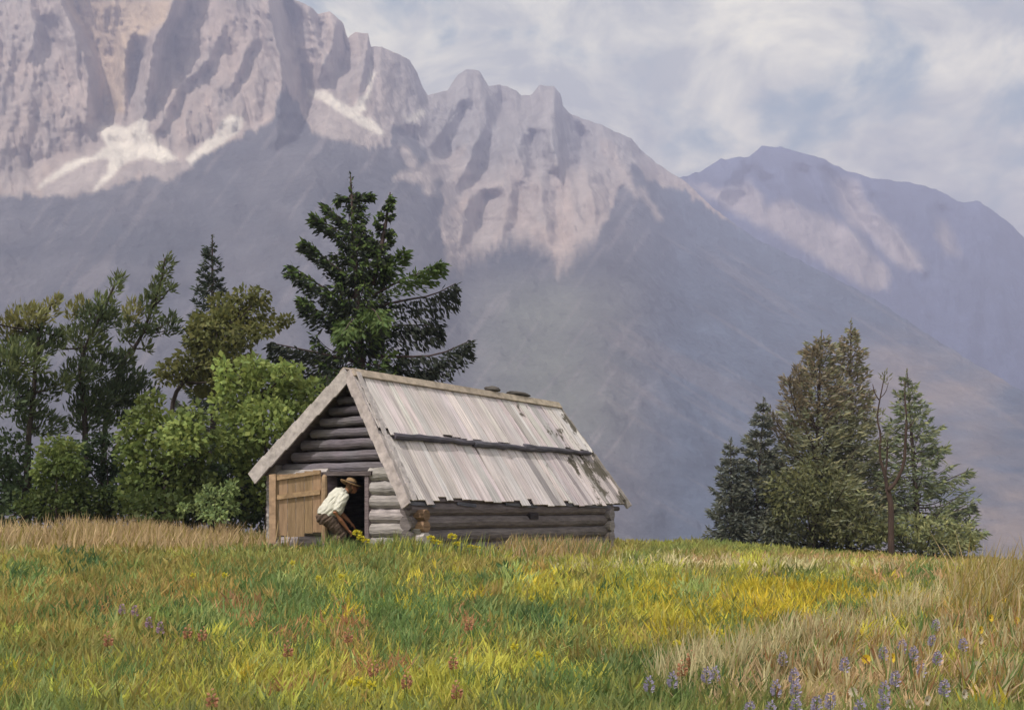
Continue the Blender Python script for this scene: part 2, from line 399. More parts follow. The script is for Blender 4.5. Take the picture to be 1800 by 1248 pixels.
S1 = [cp([(620, 750), (700, 755), (780, 780), (860, 720), (905, 735), (900, 800), (960, 860), (1080, 960), (1000, 995), (880, 960), (760, 1000), (680, 1080),
          (590, 1165), (570, 1160), (650, 1060), (660, 970), (560, 980), (440, 1040), (330, 1090), (220, 1165), (230, 1140), (320, 1060), (430, 990), (560, 950), (660, 890), (615, 830)], 3.4675, 0, 0),
      cp([(1400, 700), (1485, 715), (1470, 790), (1387, 860), (1250, 940), (1150, 1000), (1130, 960), (1200, 910), (1300, 830), (1330, 770)], 3.4675, 0, 0),
      cp([(560, 540), (660, 550), (740, 610), (860, 680), (940, 730), (1030, 800), (1000, 825), (900, 780), (760, 690), (640, 610), (570, 590)], 3.4675, 380, 0),
      cp([(820, 670), (860, 640), (870, 600), (915, 570), (930, 500), (960, 430), (968, 450), (948, 520), (938, 590), (902, 630), (912, 670), (870, 690)], 3.4675, 380, 0),
      cp([(150, 350), (200, 375), (270, 315), (305, 325), (290, 355), (210, 400)], 3.4675, 660, 100)]
T1 = [cp([(555, 600), (640, 610), (1000, 825), (1020, 860), (880, 890), (790, 850), (720, 855), (570, 790)], 3.4675, 380, 0),
      cp([(240, 1150), (440, 1050), (660, 970), (650, 1060), (590, 1160), (280, 1205)], 3.4675, 0, 0),
      cp([(600, 1160), (680, 1090), (870, 960), (1080, 980), (1180, 1010), (1000, 1110), (880, 1060), (700, 1130)], 3.4675, 0, 0),
      cp([(90, 735), (200, 700), (350, 650), (450, 600), (545, 540), (555, 570), (510, 650), (480, 690), (400, 740), (340, 745), (375, 840), (310, 850), (290, 765), (100, 758)], 3.4675, 660, 100),
      cp([(155, 540), (195, 535), (265, 660), (240, 690), (215, 695)], 3.4675, 660, 100),
      cp([(390, 790), (600, 770), (480, 900), (420, 1040), (395, 1030), (420, 860)], 3.4675, 660, 100),
      cp([(680, 760), (810, 760), (800, 900), (740, 1080), (640, 1150), (660, 1000)], 3.4675, 660, 100),
      cp([(930, 850), (1010, 880), (1070, 1060), (1040, 1050), (960, 950)], 3.4675, 660, 100),
      cp([(1260, 640), (1290, 740), (1320, 860), (1280, 880), (1210, 770)], 3.4675, 660, 100),
      [(1055, 240), (1075, 250), (1100, 300), (1130, 345), (1118, 350), (1085, 310), (1058, 270)], [(1118, 322), (1132, 330), (1165, 385), (1152, 388)]]
WARM1 = [[(110, 0), (305, 0), (290, 40), (245, 70), (225, 130), (215, 200), (185, 200), (178, 120), (150, 60)]]

def colour1(PX, PY):
    wx = PX + 7 * fbm(PX / 16, PY / 16, 71, 3); wy = PY + 7 * fbm(PX / 16, PY / 16, 77, 3)
    fb = np.array(FOREST1, float)
    edge = np.interp(wx, fb[:, 0], fb[:, 1]) + 12 * fbm(PX / 9, PY / 30, 41, 3)
    sw_ = 5 + 26 * sstep(700, 800, PX) * (1 - sstep(1020, 1100, PX)) * sstep(300, 360, PY)     # the scree fingers fade into the slope below the grey peak
    f = sstep(-1, 1, (PY - edge + sw_ * .5 * fbm(PX / 5, PY / 14, 47, 3)) / sw_)[..., None]
    n = fbm(PX / 30, PY / 60, 51, 4)[..., None] * .5 + .5
    k = (fbm(PX / 13, PY / 26, 55, 4)[..., None] * .5 + .5); rock = (np.array([.40, .31, .27]) * (1 - n) + np.array([.31, .27, .26]) * n) * (.72 + .5 * k)
    grey = sstep(560, 800, PX)[..., None] * (1 - sstep(250, 360, PY))[..., None]
    rock = blend(rock, grey * .75, np.array([.215, .21, .225]) * (.6 + .8 * k))
    for p in WARM1: rock = blend(rock, mask(wx, wy, p, 4), np.array([.46, .345, .25]) * (.8 + .3 * n))
    m = fbm(PX / 50, PY / 34, 61, 4)[..., None] * .5 + .5
    forest = np.array([.055, .06, .075]) * (1 - m) + np.array([.12, .115, .13]) * m
    # paler, grassy open ground low on the slopes and a few bare streaks
    op = (sstep(430, 560, PY) * (1 - sstep(720, 880, PY)) * np.exp(-((PX - 960) / 130) ** 2))[..., None]
    forest = forest * (1 - .6 * op) + np.array([.17, .18, .14]) * .6 * op
    st = sstep(.30, .5, fbm(PX / 10 + PY / 14, PY / 90 - PX / 300, 63, 3))[..., None] * .35
    forest = forest * (1 - st) + np.array([.24, .21, .22]) * st
    # darker wooded knolls, and long paler runnels down the right-hand slope
    for (kx, ky, krx, kry, kw) in ((880, 450, 90, 34, .8), (1040, 470, 60, 30, .5), (1120, 470, 60, 30, .5), (330, 420, 120, 60, .35), (640, 330, 100, 50, .35), (1120, 600, 160, 60, .3), (200, 430, 140, 40, .3)):
        kk = (kw * np.exp(-((wx - kx) / krx) ** 2 - ((wy - ky) / kry) ** 2))[..., None]
        forest = forest * (1 - kk) + np.array([.030, .038, .05]) * kk
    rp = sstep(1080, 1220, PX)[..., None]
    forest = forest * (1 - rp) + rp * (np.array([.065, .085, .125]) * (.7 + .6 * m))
    u = PY - .62 * PX
    ru = sstep(.18, .5, fbm(u / 13, PX / 260, 64, 4))[..., None] * (.2 * sstep(1000, 1120, PX) * (1 - sstep(880, 960, PY)))[..., None]
    forest = forest * (1 - ru) + np.array([.25, .205, .20]) * ru
    pe = (sstep(560, 640, PY) * sstep(1350, 1600, PX) * np.clip(.5 + .9 * fbm(PX / 120, PY / 30, 66, 3), 0, 1))[..., None] * .6
    forest = forest * (1 - pe) + np.array([.30, .225, .18]) * pe
    c = rock * (1 - f) + forest * f
    for p in T1: c = blend(c, mask(wx, wy, p, 3.5), np.array([.33, .28, .265]) * (.75 + .5 * n))
    for p in S1: c = blend(c, mask(PX + .5 * (wx - PX), PY + .5 * (wy - PY), p), np.array([.68, .62, .55]) * (.85 + .25 * n))
    soft = sum(mask(PX, PY, p, 8)[..., 0] for p in S1 + T1)
    return c, (1 - f[..., 0]) * (1 - .85 * np.clip(soft, 0, 1))

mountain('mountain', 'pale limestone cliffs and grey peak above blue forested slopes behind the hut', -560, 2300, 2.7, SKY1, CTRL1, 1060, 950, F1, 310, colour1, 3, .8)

SKY2 = [(900, 480), (1100, 370), (1189, 313), (1228, 303), (1267, 280), (1318, 274), (1337, 258), (1372, 260), (1410, 268), (1446, 279), (1493, 303), (1540, 314), (1586, 319),
        (1644, 332), (1683, 354), (1722, 354), (1745, 371), (1780, 398), (1800, 418), (1900, 470), (2200, 600), (2700, 760)]
CTRL2 = [(900, 3500, 560, 3000), (1340, 3550, 470, 3100), (1800, 3400, 560, 2900), (2700, 2900, 800, 2600)]
F2 = [([(1300, 300, 12), (1287, 344, 24), (1275, 365, 14)], 1.6, 40), ([(1446, 300, 9), (1473, 355, 15), (1508, 406, 14), (1535, 452, 10)], 2.4, 55),
      ([(1528, 348, 5), (1586, 418, 8), (1633, 474, 8)], 2.6, 70), ([(1330, 318, 12), (1349, 365, 9)], 1.6, 40), ([(1640, 370, 14), (1665, 420, 16), (1690, 470, 14)], 1.6, 60),
      ([(1395, 300, 20), (1420, 360, 24), (1440, 400, 14)], 1.2, 60)]
T2 = [cp(p, 2.571, 1100, 200) for p in (
    [(270, 310), (420, 340), (560, 300), (640, 420), (700, 380), (860, 460), (1000, 500), (1080, 600), (1180, 700), (1190, 790), (1110, 790), (900, 680), (700, 550), (430, 410)],
    [(940, 300), (1030, 290), (1080, 380), (1170, 480), (1300, 600), (1370, 700), (1300, 710), (1200, 660), (1100, 560), (1000, 480), (960, 400)],
    [(1410, 480), (1450, 510), (1510, 640), (1450, 650), (1410, 560)])]

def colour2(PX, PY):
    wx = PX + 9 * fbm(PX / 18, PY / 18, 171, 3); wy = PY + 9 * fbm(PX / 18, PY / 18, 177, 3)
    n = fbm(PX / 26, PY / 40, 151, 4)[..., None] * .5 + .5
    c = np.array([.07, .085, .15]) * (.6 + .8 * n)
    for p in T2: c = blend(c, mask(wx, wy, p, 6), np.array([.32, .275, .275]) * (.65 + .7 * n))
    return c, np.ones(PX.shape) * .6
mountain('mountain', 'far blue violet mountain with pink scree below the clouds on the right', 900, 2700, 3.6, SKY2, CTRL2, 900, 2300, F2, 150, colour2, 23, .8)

# ------------------------------------------------------------------ the hut
ST, CT = .5255, .8508
APEX = 4.15
def H(t, s, z): return np.array([-3.01 + ST * t - CT * s, 21 + CT * t + ST * s, z])
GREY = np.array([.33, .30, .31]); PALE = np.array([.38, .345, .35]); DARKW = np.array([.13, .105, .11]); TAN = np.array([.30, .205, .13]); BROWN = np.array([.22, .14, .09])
HUT0 = H(3.5, .2, float(gz(*H(3.5, .2, 0)[:2])))
hut = thing('log_hut', 'low weathered log hut with a steep silver board roof on the meadow crest', 'hut', (0, 0, 0))
def jit(c, a=.15): return np.asarray(c) * (1 + random.uniform(-a, a)) * (1 + np.array([random.uniform(-.03, .03) for _ in range(3)]))
def zr(s): return APEX - (2.41 / 1.55) * (-s) if s < 0 else APEX - (1.86 / 2.1) * s    # roof height over s
def log(mb, a, b, r, col, sides=12):
    n = 9; P = np.array([a + (b - a) * k / (n - 1) for k in range(n)])
    P[1:-1, 2] += np.random.default_rng(random.randint(0, 99999)).normal(0, .006, n - 2)
    R = r * (1 + np.random.default_rng(random.randint(0, 99999)).normal(0, .025, n))
    cols = np.array([np.asarray(col) * (1 + random.uniform(-.1, .1)) for _ in range(n)])
    mb.tube(P, R, sides, cols)

WT0, WT1, SR, SL = .12, 7.62, -1.4, 1.9
DR, DL, DTOP = -.435, .545, 2.27
zs = [.62 + .255 * k for k in range(7)]
fw = MB()
for z in zs:                                               # front wall either side of the doorway
    zz = z + .125
    se = max(SR - .22, -(APEX - .36 - zz) * 1.55 / 2.41)
    log(fw, H(WT0, se, zz), H(WT0, DR, zz), .132, jit(PALE * .9, .1))
fw.build('front_wall', M_LOG, hut)
fw = MB()
for z in zs: log(fw, H(WT0, DL, z + .125), H(WT0, SL + .16, z + .125), .132, jit(GREY * .95))
fw.build('front_wall', M_LOG, hut)
sw = MB()
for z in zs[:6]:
    if z < zr(SR) - .32: log(sw, H(WT0 - .24, SR, z), H(WT1 + .22, SR, z), .138, jit(np.array([.135, .115, .12])))  # logs coloured darker to put the eave's shade on this wall
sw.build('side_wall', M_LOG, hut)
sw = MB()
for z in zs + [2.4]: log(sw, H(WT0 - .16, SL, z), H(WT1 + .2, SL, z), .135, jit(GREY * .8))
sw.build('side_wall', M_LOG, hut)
rw = MB()
for k in range(13):
    z = .745 + .255 * k
    if z > APEX - .2: break
    a = max(SR - .22, -(APEX - z) * 1.55 / 2.41 + .05); b = min(SL + .2, (APEX - z) * 2.1 / 1.86 - .05)
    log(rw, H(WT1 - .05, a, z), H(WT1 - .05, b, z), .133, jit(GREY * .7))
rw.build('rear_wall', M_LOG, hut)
gb = MB()                                                  # gable of rough half-round boards with open gaps
for k, (z, h) in enumerate([(2.40, .105), (2.63, .10), (2.85, .098), (3.06, .085), (3.27, .085), (3.47, .08), (3.66, .075), (3.84, .06)]):
    a = -(APEX - z - h) * 1.55 / 2.41 + .07; b = (APEX - z - h) * 2.1 / 1.86 - .1
    if k == 0: a, b = -1.05, 1.72
    n = 9; P = np.array([H(WT0 + .05 + random.uniform(-.012, .012), a + (b - a) * q / (n - 1), z + random.uniform(-.008, .008)) for q in range(n)])
    cc = np.array([jit(np.array([.145, .13, .152]) * (1 if k < 5 else .5), .1) for _ in range(n)])  # tone holds the overhang's shade, deepest on the boards under the peak
    gb.tube(P, h * .98, 10, cc, flat=1.0)
gb.build('gable', M_LOG, hut)
gi = MB()                                                  # dark sheet added behind the gaps, standing in for the shade inside
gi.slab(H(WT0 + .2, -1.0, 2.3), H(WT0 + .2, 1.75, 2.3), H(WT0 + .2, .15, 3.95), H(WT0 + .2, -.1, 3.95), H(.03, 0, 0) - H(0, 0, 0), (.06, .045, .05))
gi.build('gap_shade_sheet', M_LOG, hut)
lt = MB()
lt.slab(H(WT0 - .17, DR - .12, 2.245), H(WT0 - .17, DL + .12, 2.26), H(WT0 - .17, DL + .12, 2.33), H(WT0 - .17, DR - .12, 2.325), H(.3, 0, 0) - H(0, 0, 0), DARKW * .8)
df = lt.build('door_frame', M_LOG, hut)
for s in (DR - .0, DL):
    j = MB(); j.slab(H(WT0 - .145, s - .045, .72), H(WT0 - .145, s + .045, .72), H(WT0 - .145, s + .045, 2.244), H(WT0 - .145, s - .045, 2.244), H(.28, 0, 0) - H(0, 0, 0), jit(np.array([.19, .15, .17])))
    j.build('jamb', M_LOG, df)

# roof: E0/E1 are the eave corners
UP = 0.0
def roofpt(side, a, b, lift=0.0):
    """a along the ridge 0..1, b from ridge 0 to eave 1"""
    if side < 0: r0, r1, e0, e1 = H(-.02, 0, APEX), H(7.7, 0, APEX), H(-.3, -1.55, 1.74), H(8.5, -1.55, 1.74)
    else: r0, r1, e0, e1 = H(-.02, 0, APEX), H(7.7, 0, APEX), H(-.3, 2.1, 2.29), H(8.1, 2.1, 2.29)
    p = (r0 * (1 - a) + r1 * a) * (1 - b) + (e0 * (1 - a) + e1 * a) * b
    n = unit(np.cross(e0 - r0, r1 - r0)) if side < 0 else unit(np.cross(r1 - r0, e0 - r0))
    if n[2] < 0: n = -n
    return p + n * lift
def shingles(side, b0, b1, l0, l1, parent, n=54, moss=True):
    mb = MB()
    edges = np.cumsum(np.concatenate([[0], np.random.default_rng(int(b0 * 100 + 5)).uniform(.7, 1.3, n)])); edges /= edges[-1]
    for k in range(n):
        a0, a1 = edges[k] + .0006, edges[k + 1] - (.0009 if random.random() < .7 else random.uniform(.002, .0045))
        e0 = max(0, b0 + random.uniform(-.01, .012)); e1 = b1 + random.uniform(-.022, .026)
        if random.random() < .1: e1 -= random.uniform(.01, .028)
        lf = random.uniform(0, .018); sk = random.uniform(-.002, .002)
        c = jit(np.array([.56, .505, .515]), .12)
        if random.random() < .16: c = c * random.uniform(.5, .8)
        if random.random() < .12: c = c * 1.18
        m = 3
        for q in range(m):                                 # short lengths so that moss and wear can vary down the board
            u0, u1 = q / m, (q + 1) / m
            f = lambda a, u, th: roofpt(side, a + sk * u, e0 + (e1 - e0) * u, l0 + (l1 - l0) * u + lf + th)
            cc = c * random.uniform(.985, 1.015)
            mb.hexa([f(a0, u0, 0), f(a1, u0, 0), f(a1, u1, 0), f(a0, u1, 0), f(a0, u0, .024), f(a1, u0, .024), f(a1, u1, .024), f(a0, u1, .024)], cc)
    return mb.build('shingle_course', M_SHINGLE, parent)
rf = MB()
rf.slab(roofpt(-1, .004, .01), roofpt(-1, .996, .01), roofpt(-1, .996, .985), roofpt(-1, .004, .985), roofpt(-1, .5, .5, -.05) - roofpt(-1, .5, .5), DARKW)
rs = rf.build('roof_slope', M_LOG, hut)
shingles(-1, .46, 1.0, .008, .02, rs, 36); shingles(-1, 0.0, .5, .05, .085, rs, 34)
rf = MB()
rf.slab(roofpt(1, .004, .01), roofpt(1, .996, .01), roofpt(1, .996, .985), roofpt(1, .004, .985), roofpt(1, .5, .5, -.05) - roofpt(1, .5, .5), DARKW)
rs2 = rf.build('roof_slope', M_LOG, hut)
shingles(1, .46, 1.0, .008, .02, rs2, 46, False); shingles(1, 0.02, .5, .05, .085, rs2, 46, False)
for a, b, bb in ((.045, .40, .512), (.36, .66, .520), (.60, .97, .508)):                # dark weight poles along the overlap
    p = MB(); n = 12
    P = np.array([roofpt(-1, a + (b - a) * k / (n - 1), bb + random.uniform(-.006, .006), .105) for k in range(n)])
    p.tube(P, np.linspace(.066, .05, n) * np.array([random.uniform(.85, 1.15) for _ in range(n)]), 8, np.array([jit(np.array([.085, .08, .10]), .2) for _ in range(n)]))
    p.build('roof_pole', M_LOG, hut)
eb = MB(); n = 16
P = np.array([H(-.12 + 8.3 * k / (n - 1), -1.46, 1.65 + random.uniform(-.008, .008)) for k in range(n)])
eb.tube(P, .055, 8, np.array([jit(DARKW * .7, .2) for _ in range(n)]))  # beam coloured dark to paint the shadow line below the eave
eb.build('eave_beam', M_LOG, hut)
for t0, t1 in ((-.2, .55), (1.3, 1.9), (3.0, 4.2), (5.2, 7.6)):                           # hanging shingle pieces, coloured dark for the ragged shadow under the eave
    g = MB(); a = roofpt(-1, (t0 + .3) / 8.8, .985, -.005); b = roofpt(-1, (t1 + .3) / 8.8, 1.0, -.005)
    d = np.array([0, 0, -.06]); g.slab(a, b, b + d * 1.2, a + d, H(0, -.02, 0) - H(0, 0, 0), jit(np.array([.12, .12, .15]), .2)); g.build('eave_strip', M_LOG, hut)
rb = MB(); n = 14                                          # ridge capping
for sd, hw in ((-1, .16), (1, .12)):
    for k in range(3):
        a0, a1 = k / 3 - .004, (k + 1) / 3 - .001
        c = jit(np.array([.34, .28, .23]), .12)
        e = hw / 2.9
        rb.hexa([roofpt(sd, a0, 0, .10), roofpt(sd, a1, 0, .10), roofpt(sd, a1, e, .10), roofpt(sd, a0, e, .10), roofpt(sd, a0, 0, .14), roofpt(sd, a1, 0, .14), roofpt(sd, a1, e, .135), roofpt(sd, a0, e, .135)], c)
rb.build('ridge_board', M_WOOD, hut)
def barge(side, front, w, fwd, col, name='barge_board', b0=.0, b1=1.02, drop=.0):
    mb = MB(); m = 6; a = 0 if front else 1; sgn = -1 if front else 1
    du = (H(1, 0, 0) - H(0, 0, 0)) * sgn
    c = jit(col, .05)
    for q in range(m):
        u0, u1 = b0 + (b1 - b0) * q / m, b0 + (b1 - b0) * (q + 1) / m
        dn = roofpt(side, .5, .5, -1) - roofpt(side, .5, .5)
        A = roofpt(side, a, u0, .11 - drop); B = roofpt(side, a, u1, .09 - drop)
        mb.hexa([A + du * fwd, B + du * fwd, B + du * fwd + dn * w, A + du * fwd + dn * w, A + du * (fwd + .04), B + du * (fwd + .04), B + du * (fwd + .04) + dn * w, A + du * (fwd + .04) + dn * w], c * random.uniform(.98, 1.02))
    mb.build(name, M_WOOD, hut)
barge(-1, True, .20, .01, PALE * 1.02); barge(1, True, .27, .012, PALE * 1.0)
barge(-1, False, .16, .0, PALE * .8); barge(1, False, .18, .003, PALE * .8)
cb = MB(); m = 8                                           # loose cover board lying along the front edge of the roof
for q in range(m):
    u0, u1 = .03 + .98 * q / m, .03 + .98 * (q + 1) / m
    cb.hexa([roofpt(-1, .005, u0, .13), roofpt(-1, .021, u0, .13), roofpt(-1, .016, u1, .115), roofpt(-1, .004, u1, .115), roofpt(-1, .005, u0, .155), roofpt(-1, .021, u0, .155), roofpt(-1, .016, u1, .14), roofpt(-1, .004, u1, .14)], PALE * random.uniform(.98, 1.02))
cb.build('cover_board', M_WOOD, hut)
vt = MB(); p = H(4.0, SR - .135, 1.49)
vt.slab(H(3.95, SR - .15, 1.43), H(4.28, SR - .15, 1.43), H(4.28, SR - .15, 1.55), H(3.95, SR - .15, 1.55), H(0, .1, 0) - H(0, 0, 0), (.03, .025, .03))  # dark block standing in for the unlit opening of a vent hole
vt.build('vent_block', M_LOG, hut)

# open plank door, hung on the left jamb and swung outwards
hinge = H(WT0 - .23, DL + .03, 0); hinge[2] = 0
dd = unit(np.array([-.99, -.10, 0])); dn_ = np.array([dd[1], -dd[0], 0]); dn_ = -dn_ if dn_[1] > 0 else dn_
door = MB(); nb = 6; Wd = .93
for k in range(nb):
    u0, u1 = Wd * k / nb + .003, Wd * (k + 1) / nb - .003
    tp = 2.36 - .10 * (k + .5) / nb + random.uniform(-.02, .02); bt = 1.13 + random.uniform(-.015, .015) + (.07 if k < 2 else 0)
    A = hinge + dd * u0; B = hinge + dd * u1; z = lambda p, h: np.array([p[0], p[1], h])
    door.slab(z(A, bt), z(B, bt), z(B, tp), z(A, tp), dn_ * -.03, jit(TAN, .13))
dr = door.build('door', M_DOOR, hut)
for (zl, zrr, hh) in ((1.90, 2.0, .09), (2.24, 2.36, .07)):
    b = MB(); A = hinge + dd * .02; B = hinge + dd * (Wd - .12); z = lambda p, h: np.array([p[0], p[1], h])
    b.slab(z(A, zrr - hh), z(B, zl - hh), z(B, zl), z(A, zrr), dn_ * .045, jit(TAN * 1.15, .06)); b.build('batten', M_WOOD, dr)
b = MB(); A = hinge + dd * (Wd - .10); B = hinge + dd * (Wd + .02)
b.slab(z(A, 1.0), z(B, 1.0), z(B, 2.27), z(A, 2.29), dn_ * .06, jit(np.array([.36, .255, .17]), .05)); b.build('stile', M_WOOD, dr)
b = MB(); A = hinge - dd * .06 + dn_ * .02
b.tube(np.array([[A[0], A[1], q] for q in (1.0, 1.4, 1.8, 2.1, 2.24, 2.28)]), [.06, .06, .06, .06, .05, .02], 9, TAN * 1.05); b.build('door_post', M_WOOD, hut)
# corner block between the notched logs
b = MB(); c0 = H(WT0 - .02, SR - .24, 0)
for z0, z1, cl in ((1.02, 1.2, PALE * 1.2), (1.24, 1.40, BROWN), (1.45, 1.6, BROWN * .9)):
    b.tube(np.array([H(WT0 - .02, SR - .30, (z0 + z1) / 2), H(WT0 - .02, SR + .05, (z0 + z1) / 2)]), (z1 - z0) / 2 + .03, 9, cl)
b.build('notched_log', M_LOG, hut)

# two dark stones on the ridge
def stone(t, rx, rz, label):
    p = H(t, -.02, APEX + .10)
    mb = MB(); mb.ball((0, 0, 0), (1, 1, 1), (.10, .09, .085), 16, 10)
    V = mb.V[0]; nse = np.array([fbm(np.array(v[0] * 1.7 + t), np.array(v[1] * 1.7 + v[2] * 2.1), 13, 3) for v in V])
    V *= (1 + .3 * nse)[:, None]; V[:, 2] = np.maximum(V[:, 2], -.55)
    ux = np.array([ST, CT, 0]); uy = np.array([-CT, ST, 0])
    V2 = V[:, :1] * ux * rx + V[:, 1:2] * uy * .13 + V[:, 2:] * np.array([0, 0, rz])
    mb.V[0] = V2
    o = mb.build('stone', M_STONE, smooth=True); o.location = Vector([float(q) for q in p + np.array([0, 0, rz * .45])])
    tag(o, label, 'stone', 'stones weighting the roof ridge')
stone(4.85, .26, .075, 'small rounded dark stone on the roof ridge, nearer the front gable')
stone(5.95, .50, .055, 'long flat dark stone on the roof ridge, nearer the rear end')

# ------------------------------------------------------------------ the person stooping into the doorway
def remesh(mb, name, mat, parent, vox=.012, smooth=4, fold=0):
    o = mb.build('tmp', mat); m = o.modifiers.new('r', 'REMESH'); m.mode = 'VOXEL'; m.voxel_size = vox; m.use_smooth_shade = True
    s = o.modifiers.new('s', 'SMOOTH'); s.iterations = smooth; s.factor = .5
    dg = bpy.context.evaluated_depsgraph_get(); me = bpy.data.meshes.new_from_object(o.evaluated_get(dg)); me.name = name
    old = o.data; col = tuple(mb.C[0][0])
    bpy.data.objects.remove(o); bpy.data.meshes.remove(old)
    if 'Col' in me.attributes: me.attributes.remove(me.attributes['Col'])
    a = me.attributes.new('Col', 'FLOAT_COLOR', 'POINT'); a.data.foreach_set('color', np.tile(np.array([*col, 1.], np.float32), len(me.vertices)))
    me.materials.clear(); me.materials.append(mat)
    if fold:                                               # creases in the cloth
        for v in me.vertices:
            c = v.co; q = c.x * .8 + c.z * .6
            v.co = c + v.normal * fold * (float(fbm(np.array(q * 9.), np.array((c.z - c.x) * 26 + c.y * 12), 19, 3)) + .6 * abs(math.sin((c.z - c.x * .7) * 34 + c.y * 16)) - .3)
    n = bpy.data.objects.new(name, me); COL.objects.link(n); n.parent = parent
    return n
PX_, PYD = (574 - HX) / F * 20.75, 20.75
pg = float(gz(PX_, PYD))
man = thing('person', 'person in white shirt and straw hat stooping towards the open hut doorway', 'person', (PX_, PYD, pg))
man.rotation_euler = (0, 0, math.radians(30))
SK = (.33, .15, .085)
bd = MB()
bd.tube([(-.02, 0, .70), (.08, 0, .86), (.20, 0, 1.02), (.31, 0, 1.14), (.37, 0, 1.19)], [.13, .135, .15, .14, .06], 14, SK)
bd.tube([(.34, 0, 1.17), (.42, 0, 1.22), (.46, 0, 1.24)], [.06, .055, .055], 10, SK)
bd.ball((.49, 0, 1.27), (.105, .078, .115), SK); bd.ball((.535, 0, 1.23), (.06, .055, .08), SK)          # skull, jaw
bd.tube([(.585, 0, 1.285), (.62, 0, 1.255), (.60, 0, 1.24)], [.012, .018, .012], 8, SK)                     # nose
bd.tube([(.583, -.02, 1.21), (.592, 0, 1.208), (.583, .02, 1.21)], [.009, .011, .009], 8, SK)               # lips
for sgn in (-1, 1):
    bd.ball((.48, .08 * sgn, 1.265), (.022, .012, .034), SK)                                                # ear
    hp = (0, .095 * sgn, .70); kn = ((.26, .10 * sgn, .40) if sgn < 0 else (.34, .1, .42)); an = ((-.04, .10 * sgn, .09) if sgn < 0 else (.22, .1, .10))
    bd.tube([hp, tuple((np.array(hp) + kn) / 2), kn, tuple((np.array(kn) * .6 + np.array(an) * .4)), an], [.09, .085, .06, .058, .04], 12, SK)
    bd.tube([(an[0] - .05, an[1], .045), (an[0] + .06, an[1], .05), (an[0] + .19, an[1], .03)], [.04, .045, .03], 10, SK)
    sh = np.array((.29, .175 * sgn, 1.10)); el = np.array((.06, -.27, .80)) if sgn < 0 else np.array((.36, .26, .82))
    wr = np.array((.33, -.20, .50)) if sgn < 0 else np.array((.52, .14, .62))
    bd.tube([(.27, .1 * sgn, 1.1), sh, (sh + el) / 2, el, el * .6 + wr * .4, wr], [.07, .062, .05, .044, .043, .028], 12, SK)
    f = unit(wr - el); sd = unit(np.cross(f, (0, 0, 1))); up = np.cross(sd, f)
    bd.tube([wr, wr + f * .05, wr + f * .10], [.028, .038, .034], 10, SK, flat=.6)                          # palm
    for q, (o_, ln) in enumerate(((-.027, .06), (-.009, .072), (.009, .067), (.027, .052))):
        b0 = wr + f * .09 + sd * o_
        bd.tube([b0, b0 + f * ln * .5 - up * .006, b0 + f * ln * .85 - up * .022, b0 + f * ln - up * .038], [.0105, .010, .009, .008], 7, SK)
    b0 = wr + f * .035 + sd * .033
    bd.tube([b0, b0 + f * .03 + sd * .022 - up * .01, b0 + f * .058 + sd * .026 - up * .024], [.013, .012, .0095], 7, SK)
remesh(bd, 'body', M_SKIN, man, .0075, 3)
st = MB(); SC_ = (.56, .545, .49)
st.tube([(-.04, 0, .72), (.0, 0, .79), (.09, 0, .90), (.20, 0, 1.045), (.30, 0, 1.15), (.37, 0, 1.195)], [.15, .175, .175, .18, .155, .075], 16, SC_)
for sgn in (-1, 1):
    sh = np.array((.28, .175 * sgn, 1.10)); el = np.array((.06, -.27, .80)) if sgn < 0 else np.array((.36, .26, .82))
    st.tube([(.25, .08 * sgn, 1.09), sh, (sh + el) / 2, el * .95 + sh * .05], [.10, .09, .078, .072], 12, SC_)
st.tube([(.16, -.02, .80), (.22, -.02, .92), (.30, 0, 1.06)], [.11, .12, .1], 12, SC_)                       # loose front of the shirt hanging down
sm_ = remesh(st, 'shirt', M_CLOTH, man, .010, 2, .016)
tr = MB(); TC = (.10, .07, .055)
tr.tube([(-.06, 0, .80), (-.03, 0, .72), (.0, 0, .62)], [.15, .165, .14], 14, TC)
for sgn in (-1, 1):
    hp = (-.01, .09 * sgn, .70); kn = ((.26, .10 * sgn, .40) if sgn < 0 else (.34, .1, .42)); an = ((-.04, .10 * sgn, .12) if sgn < 0 else (.22, .1, .13))
    kn = np.array(kn); h_, a_ = np.array(hp), np.array(an)
    tr.tube([h_, (h_ + kn) / 2, kn], [.115, .108, .098], 12, TC); tr.tube([kn, (kn + a_) / 2, a_], [.096, .088, .078], 12, TC); tr.ball(kn, .099, TC)
remesh(tr, 'trousers', M_CLOTH, man, .011, 2, .012)
ht = MB(); HC = (.27, .175, .095)
hx = unit(np.array([.93, 0, -.30])); hz_ = np.array([.30, 0, .93]); hy = np.array([0, 1., 0]); hc = np.array([.475, 0, 1.335])
V = []; fs = []; NU = 26
prof = [(.001, .115), (.05, .11), (.085, .085), (.096, .03), (.10, .004), (.15, -.006), (.185, .004), (.185, -.008), (.15, -.018), (.10, -.01)]
for r, h in prof:
    for j in range(NU):
        a = 2 * math.pi * j / NU; V.append(hc + hx * r * 1.12 * math.cos(a) + hy * r * math.sin(a) + hz_ * (h + .018 * math.cos(2 * a) * (r > .12)))
for i_ in range(len(prof) - 1):
    for j in range(NU): fs.append((i_ * NU + j, i_ * NU + (j + 1) % NU, (i_ + 1) * NU + (j + 1) % NU, (i_ + 1) * NU + j))
ht.add(np.array(V), fs, HC); hat = ht.build('hat', M_CLOTH, man, smooth=True)
hb = MB(); V = []; fs = []
for h in (.006, .036):
    for j in range(NU):
        a = 2 * math.pi * j / NU; rr = .1015 if h < .02 else .099; V.append(hc + hx * rr * 1.12 * math.cos(a) + hy * rr * math.sin(a) + hz_ * h)
for j in range(NU): fs.append((j, (j + 1) % NU, NU + (j + 1) % NU, NU + j))
